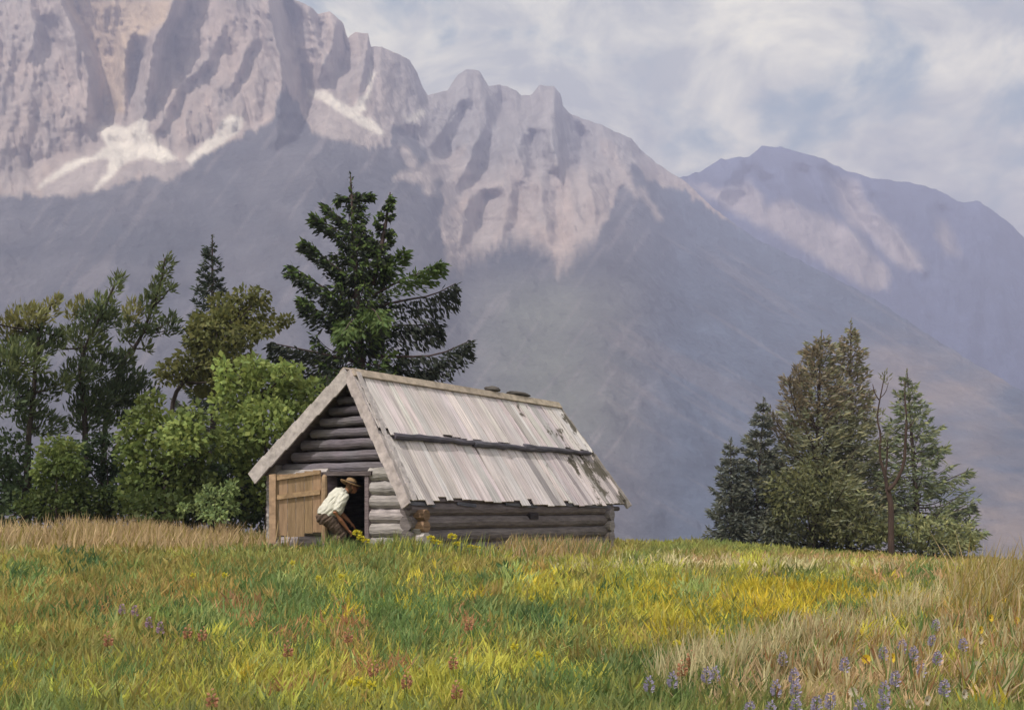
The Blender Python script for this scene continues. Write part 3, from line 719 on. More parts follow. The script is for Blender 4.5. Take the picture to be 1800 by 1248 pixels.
hb.add(np.array(V), fs, (.06, .045, .035)); hb.build('hat_band', M_CLOTH, hat)
hr = MB(); hr.ball((.455, 0, 1.255), (.085, .083, .095), (.11, .06, .03)); hr.build('hair', M_CLOTH, man, smooth=True)
for sgn in (-1, 1):
    ey = MB(); ey.ball((.578, .032 * sgn, 1.285), (.012, .014, .010), (.05, .04, .035), 8, 6); ey.build('eye', M_SKIN, man, smooth=True)

# ------------------------------------------------------------------ trees
def vary(c, n, a=.25, warm=.1):
    k = RNG.uniform(1 - a, 1 + a, (n, 1)); h = RNG.uniform(-warm, warm, (n, 1))
    return np.clip(np.asarray(c) * k * (1 + h * np.array([1.0, .2, -.8])), 0, 1)

def limb_tube(mb, P, R, col, sides=7):
    P = np.asarray(P, float)
    if len(P) >= 3:                                        # round the bends
        Q = [P[0]]
        for k in range(len(P) - 1): Q += [P[k] * .75 + P[k + 1] * .25, P[k] * .25 + P[k + 1] * .75]
        P = np.array(Q + [P[-1]])
    R = np.interp(np.linspace(0, 1, len(P)), np.linspace(0, 1, len(R)), R)
    mb.tube(P, R, sides, np.array([np.asarray(col) * random.uniform(.8, 1.2) for _ in range(len(P))]))

def clump(mb, c, r, n, L, W, col, style):
    """a puff of leaf-sized faces; style 'leaf' broad leaves, 'tuft' long needles swept up and outwards"""
    d = unit(RNG.normal(size=(n, 3))); q = RNG.uniform(.15, 1, (n, 1)) ** .45
    lump = 1 + .33 * fbm(d[:, 0] * 1.9 + c[0], d[:, 2] * 1.9 + d[:, 1] * 1.3, 7, 2)[:, None]
    P = np.asarray(c) + d * q * np.asarray(r) * lump
    if style == 'leaf': D = unit(d * .7 + RNG.normal(size=(n, 3)) * .7 + np.array([0, -.1, -.25]))
    else: D = unit(d * .55 + RNG.normal(size=(n, 3)) * .35 + np.array([.25, 0, .75]))
    mb.leaves(P, D, L * RNG.uniform(.6, 1.3, n), W * RNG.uniform(.7, 1.3, n), vary(col, n, .22, .1) * RNG.uniform(.72, 1.22))

def puff_tree(name, label, cat, Y, clumps, trunk, col, style='leaf', L=.12, W=.07, dens=1.0, group=None, tr=.09, bark=(.048, .037, .034), col2=None, flat=.8):
    """crown from clumps (photo px, py, rx, ry at distance Y), trunk and limbs reaching into them"""
    base = at(trunk[0][0], trunk[0][1], Y); gb_ = float(gz(base[0], Y)); root = np.array([base[0], Y, gb_])
    T = thing(name, label, cat, root, group)
    tb = MB(); P = [root - np.array([0, 0, .1])] + [at(x, y, Y) for x, y in trunk]
    if P[1][2] < gb_ + .3: P[1] = root + np.array([0, 0, .3])
    limb_tube(tb, P, [tr * 1.3] + list(np.linspace(tr, tr * .3, len(P) - 1)), bark, 9)
    cb_ = MB(); k = Y / F
    for i, cl in enumerate(clumps):
        px, py, rx, ry = cl[:4]; cc = cl[4] if len(cl) > 4 else col
        dy = RNG.normal() * rx * k * .5 + (RNG.uniform(-1, 1) * .25)
        c = at(px, py, Y); c = c + np.array([0, dy, 0])
        r = np.array([rx * k, max(rx, ry) * k * flat, ry * k])
        n = int(dens * max(60, 2.6 * (rx * ry * k * k * math.pi) / (L * W * .5) * 1.6))
        c_ = cc if col2 is None else np.asarray(cc) * (1 - (q := RNG.uniform(0, 1))) + np.asarray(col2) * q
        clump(cb_, c, r, n, L, W, c_, style)
        # a limb from the trunk to the clump
        j = min(range(1, len(P)), key=lambda m: np.linalg.norm(P[m] - c) + 2.0 * max(0, P[m][2] - c[2]))
        if np.linalg.norm(P[j] - c) > .15:
            mid = (P[j] + c) / 2 + np.array([0, 0, -.08 * np.linalg.norm(P[j] - c)])
            limb_tube(tb, [P[j], mid, c], [tr * .4, tr * .28, tr * .1], bark, 6)
    for m in (tb, cb_): m.V = [v - root for v in m.V]
    tb.build('trunk', M_BARK, T, smooth=True)
    cb_.build('crown', M_LEAF if style == 'leaf' else M_NEEDLE, T)
    return T

def spray(cb_, B, n, L, W, col, hang=.5, tipcol=None, wid=.35):
    """needle sprays along branch polyline B"""
    B = np.asarray(B, float); m = len(B)
    u = RNG.uniform(.12, 1, n) ** .8; f = u * (m - 1); i = np.minimum(f.astype(int), m - 2); fr = (f - i)[:, None]
    P = B[i] * (1 - fr) + B[i + 1] * fr; T = unit(B[i + 1] - B[i])
    sd = unit(np.cross(T, [0, 0, 1.])); s = RNG.choice([-1, 1], (n, 1))
    ln = np.linalg.norm(B[-1] - B[0])
    spread = wid * ln * np.sin(np.clip(u, 0, 1) * math.pi * .85 + .25)[:, None] * RNG.uniform(0, 1, (n, 1)) ** 1.2
    dr = RNG.uniform(0, 1, (n, 1)) ** 1.6 * hang * ln * .38 * (1 - .5 * u[:, None])
    P = P + sd * s * spread + T * spread * .5 - np.array([0, 0, 1.]) * (dr + spread * .18) + RNG.normal(size=(n, 3)) * .025
    D = unit(T * .7 + sd * s * .55 + np.array([0, 0, -1.]) * (hang * RNG.uniform(.2, 1.4, (n, 1))) + RNG.normal(size=(n, 3)) * .25)
    c = vary(col, n, .25, .12)
    if tipcol is not None:                                 # tip colour, likelier on the upper side and towards the tips
        q = (RNG.uniform(0, 1, n) < np.clip(.95 - dr[:, 0] / (hang * ln * .2 + 1e-6), 0, .8) * (.35 + .65 * u))[:, None]
        c = np.where(q, vary(tipcol, n, .2, .12), c)
    cb_.leaves(P, D, L * RNG.uniform(.6, 1.3, n), W * RNG.uniform(.7, 1.3, n), c)

def conifer(name, label, Y, tip, basepx, R, col, tipcol, z_low=.08, lift=.0, hang=.5, explicit=(), dens=1.0, whorl=.30, group=None, L=.2, W=.05, tr=.12, per=6, second=None, bark=(.07, .05, .05), shape=.8, colfn=None):
    """trunk from the ground to tip (photo px), whorls of branches of px radius R at the bottom, extra branches given as polylines in photo px"""
    k = Y / F; top = at(tip[0], tip[1], Y); bx = (basepx - HX) * k; root = np.array([bx, Y, float(gz(bx, Y))])
    T = thing(name, label, 'tree', root, group)
    tb = MB(); cb_ = MB(); Hh = top[2] - root[2]
    axis = lambda h: root + (top - root) * h
    limb_tube(tb, [root - (0, 0, .1), axis(.3), axis(.65), axis(.9), top], [tr * 1.2, tr * .85, tr * .5, tr * .2, .012], bark, 9)
    def branch(p0, d, ln, h, c=None, extra=1.0):
        n = 5; B = []
        for q in range(n):
            u = q / (n - 1)
            B.append(p0 + d * ln * u + np.array([0, 0, 1.]) * ln * (lift * u + (-.28 * math.sin(u * math.pi) + .06 * u * u) * hang * 1.4))
        limb_tube(tb, B, [max(.012, ln * .018), .006], bark, 5)
        spray(cb_, B, int((18 + ln * 75) * dens * extra), L * (.55 + .45 * min(1, ln / .8)), W, col if c is None else c, hang, tipcol)
    h = z_low
    while h < .965:
        rr = R * k * ((1 - h) / (1 - z_low)) ** shape
        ph = random.uniform(0, 6.28)
        for q in range(per if h < .85 else 4):
            a = ph + q * 2 * math.pi / per + random.uniform(-.3, .3)
            c = None if colfn is None else colfn(h, a)
            branch(axis(h + random.uniform(-.01, .01)), np.array([math.cos(a), math.sin(a), 0]), max(.10, rr * random.uniform(.55, 1.12)), h, c)
        h += whorl / Hh * random.uniform(.8, 1.2) * (1 if h < .8 else .7)
    spray(cb_, [axis(.93), axis(.965), top], int(26 * dens), L * .5, W * .8, col, 0, tipcol, .1)
    if second is not None:                                 # a second leader
        (sx, sy), (jx, jy), r2 = second; s0 = at(jx, jy, Y - .15); s1 = at(sx, sy, Y - .2)
        limb_tube(tb, [s0, s0 * .5 + s1 * .5 + np.array([.06, 0, 0]), s1], [tr * .5, tr * .3, .014], bark, 7)
        for hh in np.linspace(.12, .93, 10):
            for q in range(4):
                a = random.uniform(0, 6.28); branch(s0 + (s1 - s0) * hh, np.array([math.cos(a), math.sin(a), 0]), r2 * k * (1.1 - hh) * random.uniform(.6, 1.1), hh)
    for e in explicit:
        pts, dy, hg, cc = e; B = [at(x, y, Y + dy * q / max(1, len(pts) - 1)) for q, (x, y) in enumerate(pts)]
        ln = np.linalg.norm(B[-1] - B[0]); limb_tube(tb, B, [max(.014, ln * .02), .008], bark, 5)
        spray(cb_, B, int((30 + ln * 170) * dens), L, W, cc if cc is not None else col, hg, tipcol if cc is None else cc, .22)
    for m in (tb, cb_): m.V = [v - root for v in m.V]
    tb.build('trunk', M_BARK, T, smooth=True); cb_.build('crown', M_NEEDLE, T)
    return T

SPR = np.array([.040, .050, .036]); SPR_T = np.array([.11, .165, .05])
gs = SPR_T * .85; dk = SPR * .75
conifer('spruce_tree', 'tall dark spruce with two tips rising behind the hut roof', 29.5, (616, 308), 652, 132, SPR, SPR_T, z_low=.12, lift=.06, hang=.85, dens=1.35, whorl=.40, L=.20, W=.07, tr=.17, per=6, shape=.8,
        second=((686, 338), (655, 500), 34), explicit=[
            ([(640, 560), (590, 520), (545, 490), (510, 466)], -.5, .6, None), ([(635, 500), (590, 470), (555, 440), (535, 425)], -.4, .5, None),
            ([(630, 430), (600, 410), (570, 392), (550, 380)], -.3, .5, None), ([(625, 400), (600, 385), (575, 365)], .3, .5, None),
            ([(640, 590), (590, 560), (555, 545), (530, 524)], -.6, .7, None), ([(640, 640), (580, 625), (520, 612), (478, 603)], -.4, .8, dk), ([(640, 650), (570, 660), (520, 655), (500, 635)], .3, .7, dk),
            ([(655, 520), (700, 495), (740, 480), (775, 462)], -.6, .45, gs), ([(655, 490), (690, 470), (710, 440)], -.5, .5, gs), ([(660, 540), (710, 528), (760, 520), (802, 498)], .1, 1.3, dk),
            ([(655, 585), (700, 572), (740, 572), (775, 572)], .2, 1.2, dk), ([(655, 625), (710, 628), (770, 625), (828, 598)], -.2, .9, dk), ([(655, 640), (700, 650), (740, 655), (765, 645)], .4, .7, dk),
            ([(620, 350), (600, 345), (595, 352)], 0, .4, None), ([(618, 345), (635, 345), (650, 343)], 0, .4, None), ([(640, 545), (655, 540), (670, 565)], -1.4, .6, gs), ([(640, 560), (620, 560), (600, 590)], -1.5, .6, gs)])
conifer('spruce_tree', 'slim dark spruce whose pointed tip stands above the olive tree', 34, (373, 412), 376, 95, np.array([.045, .058, .045]), np.array([.07, .09, .06]), z_low=.1, lift=.28, hang=.35, whorl=.38, L=.22, W=.055, tr=.13, shape=.8, per=6, dens=.9)

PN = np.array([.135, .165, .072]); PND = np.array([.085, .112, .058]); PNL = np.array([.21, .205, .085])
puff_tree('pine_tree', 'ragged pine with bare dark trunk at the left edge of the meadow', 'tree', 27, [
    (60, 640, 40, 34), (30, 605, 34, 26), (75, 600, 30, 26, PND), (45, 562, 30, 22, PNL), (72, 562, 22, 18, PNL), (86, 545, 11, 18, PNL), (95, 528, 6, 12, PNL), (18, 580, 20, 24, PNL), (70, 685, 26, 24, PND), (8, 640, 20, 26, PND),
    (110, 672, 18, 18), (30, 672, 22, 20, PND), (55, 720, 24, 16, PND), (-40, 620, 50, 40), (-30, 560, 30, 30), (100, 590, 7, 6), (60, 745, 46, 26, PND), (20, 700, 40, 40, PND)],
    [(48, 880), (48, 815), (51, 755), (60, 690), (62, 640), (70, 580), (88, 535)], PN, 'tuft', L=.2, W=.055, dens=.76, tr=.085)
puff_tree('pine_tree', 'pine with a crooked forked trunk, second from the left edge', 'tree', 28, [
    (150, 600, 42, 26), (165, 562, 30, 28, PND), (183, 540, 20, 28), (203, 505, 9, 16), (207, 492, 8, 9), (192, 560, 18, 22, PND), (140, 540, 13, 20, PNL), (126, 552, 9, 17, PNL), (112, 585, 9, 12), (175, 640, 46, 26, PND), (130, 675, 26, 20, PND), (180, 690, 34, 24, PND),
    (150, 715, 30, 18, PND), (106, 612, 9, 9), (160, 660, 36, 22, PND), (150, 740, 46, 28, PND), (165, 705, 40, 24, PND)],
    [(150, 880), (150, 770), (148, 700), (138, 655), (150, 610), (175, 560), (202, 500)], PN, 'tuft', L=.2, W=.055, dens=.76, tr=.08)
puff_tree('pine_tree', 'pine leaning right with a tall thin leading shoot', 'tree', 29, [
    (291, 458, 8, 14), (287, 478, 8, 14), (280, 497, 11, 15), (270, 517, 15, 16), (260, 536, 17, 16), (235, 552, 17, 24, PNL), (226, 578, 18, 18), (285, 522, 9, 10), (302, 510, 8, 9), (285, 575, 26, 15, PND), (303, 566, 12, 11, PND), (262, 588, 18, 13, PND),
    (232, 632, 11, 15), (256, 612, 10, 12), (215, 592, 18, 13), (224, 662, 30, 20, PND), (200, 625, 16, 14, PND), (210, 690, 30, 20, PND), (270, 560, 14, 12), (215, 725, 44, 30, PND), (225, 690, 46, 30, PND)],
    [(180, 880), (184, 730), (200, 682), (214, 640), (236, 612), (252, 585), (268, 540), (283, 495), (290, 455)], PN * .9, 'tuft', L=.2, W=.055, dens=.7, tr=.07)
OL = np.array([.175, .18, .065])
puff_tree('broadleaf_tree', 'olive green spreading tree between the pines and the tall spruce', 'tree', 31, [
    (380, 580, 52, 34), (440, 545, 34, 28), (455, 518, 20, 13, OL * 1.15), (424, 520, 24, 18), (352, 592, 32, 28), (400, 625, 50, 32), (440, 592, 30, 18), (478, 572, 22, 9), (503, 562, 13, 6), (462, 585, 22, 11), (335, 640, 44, 30), (302, 655, 28, 22), (362, 665, 46, 32),
    (400, 560, 34, 24, OL * 1.15), (385, 530, 26, 20), (420, 660, 46, 32), (345, 560, 20, 16)],
    [(300, 860), (300, 740), (306, 695), (322, 672), (342, 648), (380, 622), (410, 570)], OL, 'leaf', L=.17, W=.10, dens=.95, tr=.075, col2=OL * .7)
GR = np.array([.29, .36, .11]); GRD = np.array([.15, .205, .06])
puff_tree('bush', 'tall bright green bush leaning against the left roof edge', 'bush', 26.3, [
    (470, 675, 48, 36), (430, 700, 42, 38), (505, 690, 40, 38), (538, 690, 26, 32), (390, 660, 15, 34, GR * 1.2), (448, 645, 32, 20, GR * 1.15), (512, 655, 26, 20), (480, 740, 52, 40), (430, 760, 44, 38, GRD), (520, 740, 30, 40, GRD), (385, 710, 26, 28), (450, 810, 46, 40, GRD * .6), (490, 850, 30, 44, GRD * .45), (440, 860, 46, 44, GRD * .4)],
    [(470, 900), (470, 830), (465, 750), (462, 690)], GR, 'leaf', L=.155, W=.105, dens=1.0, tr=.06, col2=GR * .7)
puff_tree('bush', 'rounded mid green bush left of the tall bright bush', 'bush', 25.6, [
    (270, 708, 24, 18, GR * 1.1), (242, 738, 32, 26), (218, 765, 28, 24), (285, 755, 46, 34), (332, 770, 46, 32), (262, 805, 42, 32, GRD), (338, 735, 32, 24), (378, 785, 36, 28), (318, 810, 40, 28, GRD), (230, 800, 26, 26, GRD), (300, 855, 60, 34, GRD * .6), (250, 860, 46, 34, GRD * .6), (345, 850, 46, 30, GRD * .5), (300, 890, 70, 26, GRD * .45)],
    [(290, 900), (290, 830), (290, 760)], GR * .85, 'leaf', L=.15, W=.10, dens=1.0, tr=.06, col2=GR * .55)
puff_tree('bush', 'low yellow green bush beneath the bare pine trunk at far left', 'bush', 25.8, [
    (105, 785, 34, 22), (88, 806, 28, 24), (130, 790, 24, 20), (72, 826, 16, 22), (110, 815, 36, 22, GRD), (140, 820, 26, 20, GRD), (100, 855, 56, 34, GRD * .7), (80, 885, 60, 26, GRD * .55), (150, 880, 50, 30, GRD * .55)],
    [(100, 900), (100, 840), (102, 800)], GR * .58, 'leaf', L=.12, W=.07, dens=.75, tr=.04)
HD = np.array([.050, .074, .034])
for lab, cls, tx in (('dark green bush at the left edge behind the dry grass', [(20, 800, 50, 44), (60, 862, 70, 44), (-40, 830, 60, 60), (20, 870, 60, 34), (95, 880, 40, 26), (-30, 900, 60, 30), (40, 905, 60, 26)], 40),
                     ('dark green thicket below the leaning pine, behind dry grass', [(150, 848, 54, 42), (205, 850, 52, 44), (180, 885, 60, 28), (250, 865, 50, 44), (140, 800, 40, 30), (185, 790, 40, 36), (130, 905, 60, 26), (220, 905, 60, 26)], 190),
                     ('darkest bush left of the hut door', [(310, 862, 48, 44), (365, 850, 46, 48), (415, 845, 48, 56), (455, 845, 34, 56), (430, 895, 40, 26), (340, 895, 50, 24), (400, 790, 40, 36), (490, 800, 26, 50), (320, 908, 60, 24), (400, 910, 50, 24), (465, 905, 36, 26)], 390)):
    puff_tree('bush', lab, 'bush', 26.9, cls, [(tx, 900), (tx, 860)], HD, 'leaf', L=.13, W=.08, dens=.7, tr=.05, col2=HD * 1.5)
JG = np.array([.26, .34, .14])
puff_tree('bush', 'small pale green shrub in front of the dark bushes near the door', 'bush', 23.6, [
    (372, 880, 26, 20), (397, 862, 18, 15), (408, 852, 9, 7), (352, 900, 20, 9), (385, 905, 24, 13), (327, 892, 9, 8), (402, 892, 15, 14), (365, 860, 13, 10)],
    [(375, 930), (375, 900), (378, 880)], JG, 'leaf', L=.10, W=.06, dens=.75, tr=.025)

# the group on the right
RS = np.array([.23, .235, .155]); RT = np.array([.25, .25, .155]); RB = np.array([.28, .235, .175]); RK = np.array([.135, .145, .125])  # foliage colours greyed to paint in the haze over this group
def upbrown(h, a): return RB * (1 if h > .55 else 0) + RS * (0 if h > .55 else 1) if random.random() < .8 else RS
YR = 45
conifer('conifer', 'broad young conifer with brownish upper crown, left half of the right group', YR, (1444, 582), 1430, 135, RS, RT, z_low=.02, lift=.5, hang=.25, whorl=.36, L=.30, W=.075, dens=.62, per=6, shape=.78, colfn=upbrown, tr=.13, explicit=[([(1440, 800), (1400, 730), (1384, 662)], -.3, .3, RB * .8), ([(1440, 770), (1410, 700), (1402, 642)], .2, .3, RB), ([(1435, 840), (1390, 780), (1352, 722)], -.3, .3, RB * .8), ([(1440, 700), (1432, 640), (1426, 612)], -.2, .2, RB), ([(1435, 860), (1370, 810), (1318, 768)], .2, .4, RS)])
conifer('conifer', 'tallest conifer of the right group with a bare pointed tip', YR + 1, (1496, 563), 1492, 108, RS, RT, z_low=.02, lift=.42, hang=.3, whorl=.36, L=.30, W=.075, dens=.62, per=6, shape=.85, colfn=upbrown, tr=.13)
conifer('conifer', 'spreading green conifer at the right end of the group', YR - .6, (1594, 648), 1618, 108, np.array([.19, .215, .145]), np.array([.26, .295, .155]), z_low=.02, lift=.32, hang=.35, whorl=.38, L=.29, W=.07, dens=.62, per=6, shape=.9, tr=.12, explicit=[
    ([(1605, 860), (1650, 850), (1705, 826)], -.3, .6, None), ([(1605, 900), (1660, 905), (1712, 888)], -.5, .4, RK), ([(1605, 945), (1670, 945), (1728, 930)], -.4, .5, None), ([(1600, 800), (1630, 790), (1660, 785)], -.2, .5, None)])
conifer('conifer', 'small dark conifer with a blunt top at the left of the group', YR - .8, (1343, 700), 1325, 62, RK, RK * 1.5, z_low=.02, lift=.3, hang=.35, whorl=.34, L=.26, W=.07, per=7, tr=.08, shape=.75)
conifer('conifer', 'lowest dark conifer at the left end of the group', YR - 1, (1284, 772), 1288, 44, RK, RK * 1.4, z_low=.02, lift=.35, hang=.35, whorl=.32, L=.25, W=.07, per=7, tr=.07, shape=.6)
MG = np.array([.24, .25, .12])
puff_tree('bush', 'olive bush filling the foot of the conifer group', 'bush', YR - 2, [(1390, 870, 50, 44, MG), (1440, 850, 50, 44, MG * 1.1), (1420, 920, 70, 34, MG * .8), (1500, 920, 60, 34, MG * .8), (1480, 870, 50, 36), (1370, 930, 40, 30, RK)],
          [(1430, 960), (1430, 920), (1430, 880)], MG, 'leaf', L=.24, W=.09, dens=.62, tr=.05, col2=MG * .75)
puff_tree('bush', 'low spreading green bush right of the forked bare trunk', 'bush', YR - 2.5, [(1600, 925, 36, 22), (1650, 928, 50, 24, MG * 1.2), (1690, 940, 30, 22), (1640, 955, 50, 16, MG * .75), (1700, 958, 24, 14), (1545, 935, 30, 22)],
          [(1640, 985), (1640, 960), (1640, 940)], MG * 1.05, 'leaf', L=.22, W=.08, dens=.62, tr=.05)
# forked bare tree
Yb = 41.5
rt = at(1567, 978, Yb); rt[2] = float(gz(rt[0], Yb)); ft = thing('bare_tree', 'thin forked bare tree with dark red brown trunk before the conifers', 'tree', rt)
tb = MB(); bk = (.055, .036, .030); q = lambda pts, dy=0: [at(x, y, Yb + dy) for x, y in pts]
limb_tube(tb, [rt - (0, 0, .1)] + q([(1566, 940), (1567, 890), (1560, 858)]), [.13, .115, .10, .09], bk, 9)
limb_tube(tb, q([(1561, 862), (1575, 848), (1590, 815), (1592, 765), (1594, 735), (1590, 700), (1591, 670)], -.1), [.08, .07, .06, .05, .04, .028, .015], bk, 8)
limb_tube(tb, q([(1560, 862), (1556, 835), (1545, 800), (1549, 765), (1541, 735), (1546, 705), (1555, 660)], .1), [.085, .06, .05, .04, .03, .025, .015], bk, 8)
limb_tube(tb, q([(1556, 838), (1560, 800), (1559, 770)], .2), [.05, .03, .02], bk, 6)
limb_tube(tb, q([(1592, 757), (1600, 750), (1606, 738)]), [.04, .025, .012], bk, 6); limb_tube(tb, q([(1545, 703), (1537, 690), (1534, 675)]), [.025, .018, .01], bk, 6)
limb_tube(tb, q([(1547, 700), (1557, 690), (1562, 672)]), [.02, .014, .008], bk, 6)
tb.V = [v - rt for v in tb.V]; tb.build('trunk', M_BARK, ft, smooth=True)
cb_ = MB()
for (x, y, rx, ry) in ((1555, 665, 6, 14), (1541, 735, 16, 12), (1592, 700, 14, 20), (1600, 745, 14, 9), (1560, 775, 12, 8)): clump(cb_, at(x, y, Yb) - rt, np.array([rx, rx, ry]) * Yb / F, 26, .22, .05, RS * .8, 'tuft')
cb_.build('foliage', M_NEEDLE, ft)

# ------------------------------------------------------------------ grass
G_ = np.array([.165, .24, .08]); O_ = np.array([.33, .28, .085]); YG = np.array([.48, .46, .09]); OC = np.array([.45, .325, .11]); RU = np.array([.44, .235, .115]); STW = np.array([.60, .54, .31]); TN = np.array([.50, .37, .21]); YE = np.array([.62, .51, .06]); DG = np.array([.085, .15, .055]); DRY = np.array([.56, .42, .25]); BG = np.array([.34, .40, .14])
ZONES = [  # px, py, rx, ry, colour, weight
    (150, 985, 260, 40, O_, .8), (60, 1040, 60, 40, BG, .5), (350, 1040, 130, 26, OC, .7), (100, 1080, 130, 50, OC * .8, .6), (540, 1060, 190, 55, G_, .85), (440, 1130, 170, 50, G_, .75), (680, 1090, 150, 50, G_, .7), (760, 1060, 90, 30, G_, .6), (900, 1100, 120, 50, G_, .9), (640, 960, 90, 20, G_ * 1.1, .8),
    (850, 990, 120, 30, O_, .6), (240, 1170, 220, 60, O_, .6), (560, 1215, 330, 50, YG, .75), (900, 1180, 80, 45, YG * 1.1, .9), (470, 1200, 70, 40, YG, .8), (700, 1215, 130, 30, YG, .6), (1060, 1140, 110, 50, O_ * .8, .6), (1030, 1200, 90, 40, G_, .8), (1330, 1190, 90, 40, DG, .7), (1180, 1190, 90, 40, G_ * .8, .8),
    (1000, 1035, 130, 18, YG * .9, .7), (1350, 1042, 230, 22, YE * .85, .9), (1180, 1085, 110, 34, YE * .8, .7), (1420, 1078, 160, 20, YE, .6), (1120, 1010, 90, 22, YG, .6), (1540, 1070, 60, 16, G_, .7),
    (1400, 992, 300, 9, STW, .75), (1500, 978, 190, 9, RU * .55 + TN * .5, .7), (1650, 1010, 120, 12, RU * .3 + TN * .7, .6), (1200, 985, 90, 8, STW, .5),
    (1550, 1190, 230, 60, TN, .9), (1400, 1225, 130, 40, TN * .8 + STW * .2, .8), (1700, 1130, 110, 60, OC * .7 + TN * .3, .8), (1740, 1010, 70, 70, O_ * .7 + OC * .4, .8), (1740, 1210, 90, 40, OC * .6, .5), (1650, 1230, 40, 20, G_, .5),
    (200, 925, 280, 18, DRY, .95), (100, 950, 240, 14, DRY * .7 + O_ * .3, .6), (440, 945, 90, 14, DRY * .8 + O_ * .3, .6), (920, 960, 90, 12, TN, .7), (1010, 965, 60, 12, TN * .9, .6), (560, 940, 90, 12, G_ * 1.3, .6)]
_zr = np.random.default_rng(5)
for _ in range(150):                                       # small drifts of one kind of growth
    ZONES.append((_zr.uniform(-50, 1850), _zr.uniform(985, 1250), _zr.uniform(10, 34), _zr.uniform(8, 26), [YG, YG, OC, G_, DG, O_, YE, BG, BG, OC][_zr.integers(10)], _zr.uniform(.4, .9)))
for (x, y, rx, ry) in ((510, 1130, 26, 18), (612, 1110, 22, 40), (820, 1105, 18, 40), (650, 1180, 26, 16), (430, 1080, 34, 22), (185, 1060, 22, 18), (700, 1185, 18, 14), (500, 1230, 24, 14), (190, 1112, 14, 8)): ZONES.append((x, y, rx, ry, RU, .5))

def grass_colour(px, py, n):
    a = fbm(px / 80, py / 30, 21, 4); b = fbm(px / 25, py / 14, 27, 3)
    t = np.clip(a * .9 + .5, 0, 1)[:, None]; c = G_ * (1 - t) + O_ * t
    t = np.clip(b * 1.6 - .2, 0, 1)[:, None] * .6; c = c * (1 - t) + YG * t
    for (zx, zy, rx, ry, zc, wt) in ZONES:
        d = ((px - zx) / rx) ** 2 + ((py - zy) / ry) ** 2
        k = (wt * np.exp(-d * .9) > RNG.uniform(0, 1, n))[:, None] if wt else 0
        c = np.where(k, zc, c)
    return c * 1.07 * RNG.uniform(.75, 1.25, (n, 1)) * (1 + RNG.uniform(-.08, .08, (n, 3)))

def inside_hut(x, y, m=.02):
    dx, dy = x + 3.01, y - 21
    t = dx * ST + dy * CT; s = -dx * CT + dy * ST
    return (t > WT0 - .1 - m) & (t < WT1 + m) & (s > SR - .12 - m) & (s < SL + .12 + m)

def blades(mb, x, y, h, wd, col, lean=.35, bend=.4, dirn=None):
    n = len(x); z = gz(x, y) - .02
    a = RNG.uniform(0, 2 * np.pi, n); S = np.stack([np.cos(a), np.sin(a) * .6, np.zeros(n)], 1)
    l = RNG.normal(size=(n, 2)) * lean + (np.array([.10, 0]) if dirn is None else dirn); P = np.stack([x, y, z], 1)
    D = np.stack([l[:, 0], l[:, 1], np.ones(n)], 1); D = unit(D)
    m = P + D * (h * .55)[:, None]; D2 = unit(D + np.concatenate([RNG.normal(size=(n, 2)) * bend + l * .6, np.zeros((n, 1))], 1)); tp = m + D2 * (h * .5)[:, None]
    w2 = wd[:, None] / 2
    V = np.stack([P - S * w2, P + S * w2, m + S * w2 * .9, m - S * w2 * .9, tp], 1).reshape(-1, 3)
    k = np.arange(n) * 5
    C = np.repeat(col, 5, 0)
    mb.V.append(V); mb.C.append(C); mb.Fs.append(np.stack([k, k + 1, k + 2, k + 3], 1) + mb.n); mb.Fs.append(np.stack([k + 3, k + 2, k + 4], 1) + mb.n); mb.n += 5 * n

def scatter(n, y0, y1, p, half=.84):
    u = RNG.uniform(0, 1, n); e = 1 - p
    y = (y0 ** e + u * (y1 ** e - y0 ** e)) ** (1 / e); x = RNG.uniform(-half, half, n) * y
    k = ~inside_hut(x, y); return x[k], y[k]

gm = MB()
x, y = scatter(215000, 6.4, 50, 1.75); n = len(x); px, py = project(x, y, gz(x, y))
c = grass_colour(px, py - 14, n)
hgt = (.17 + .10 * fbm(x / 1.7, y / 2.3, 33, 3) + RNG.uniform(-.05, .10, n)) * (1 + .25 * sstep(18, 26, y))
blades(gm, x, y, np.maximum(.07, hgt), np.maximum(.012, y * .0018) * RNG.uniform(.7, 1.5, n), c)
x, y = scatter(12600, 6.6, 28, 1.75); n = len(x); px, py = project(x, y, gz(x, y))          # tussocks and broad-leaved herbs, each of one colour
cc = grass_colour(px, py - 14, n); kk = RNG.integers(9, 24, n); sz = RNG.uniform(.05, .16, n); dirn = RNG.normal(size=(n, 2)) * .25 + np.array([.12, 0]); hh = RNG.uniform(.13, .30, n); bw = RNG.uniform(.016, .048, n)
ix = np.repeat(np.arange(n), kk); N = len(ix)
bx_, by_ = x[ix] + RNG.normal(size=N) * sz[ix], y[ix] + RNG.normal(size=N) * sz[ix]; k = ~inside_hut(bx_, by_); ix = ix[k]; N = len(ix)
blades(gm, bx_[k], by_[k], hh[ix] * RNG.uniform(.7, 1.2, N), bw[ix] * RNG.uniform(.7, 1.2, N) * np.maximum(1, y[ix] / 13), cc[ix] * RNG.uniform(.88, 1.12, (N, 1)), .18, .45, dirn[ix])
tag(gm.build('grass', M_GRASS), 'mixed green, yellow and ochre meadow grass and herbs', kind='stuff')

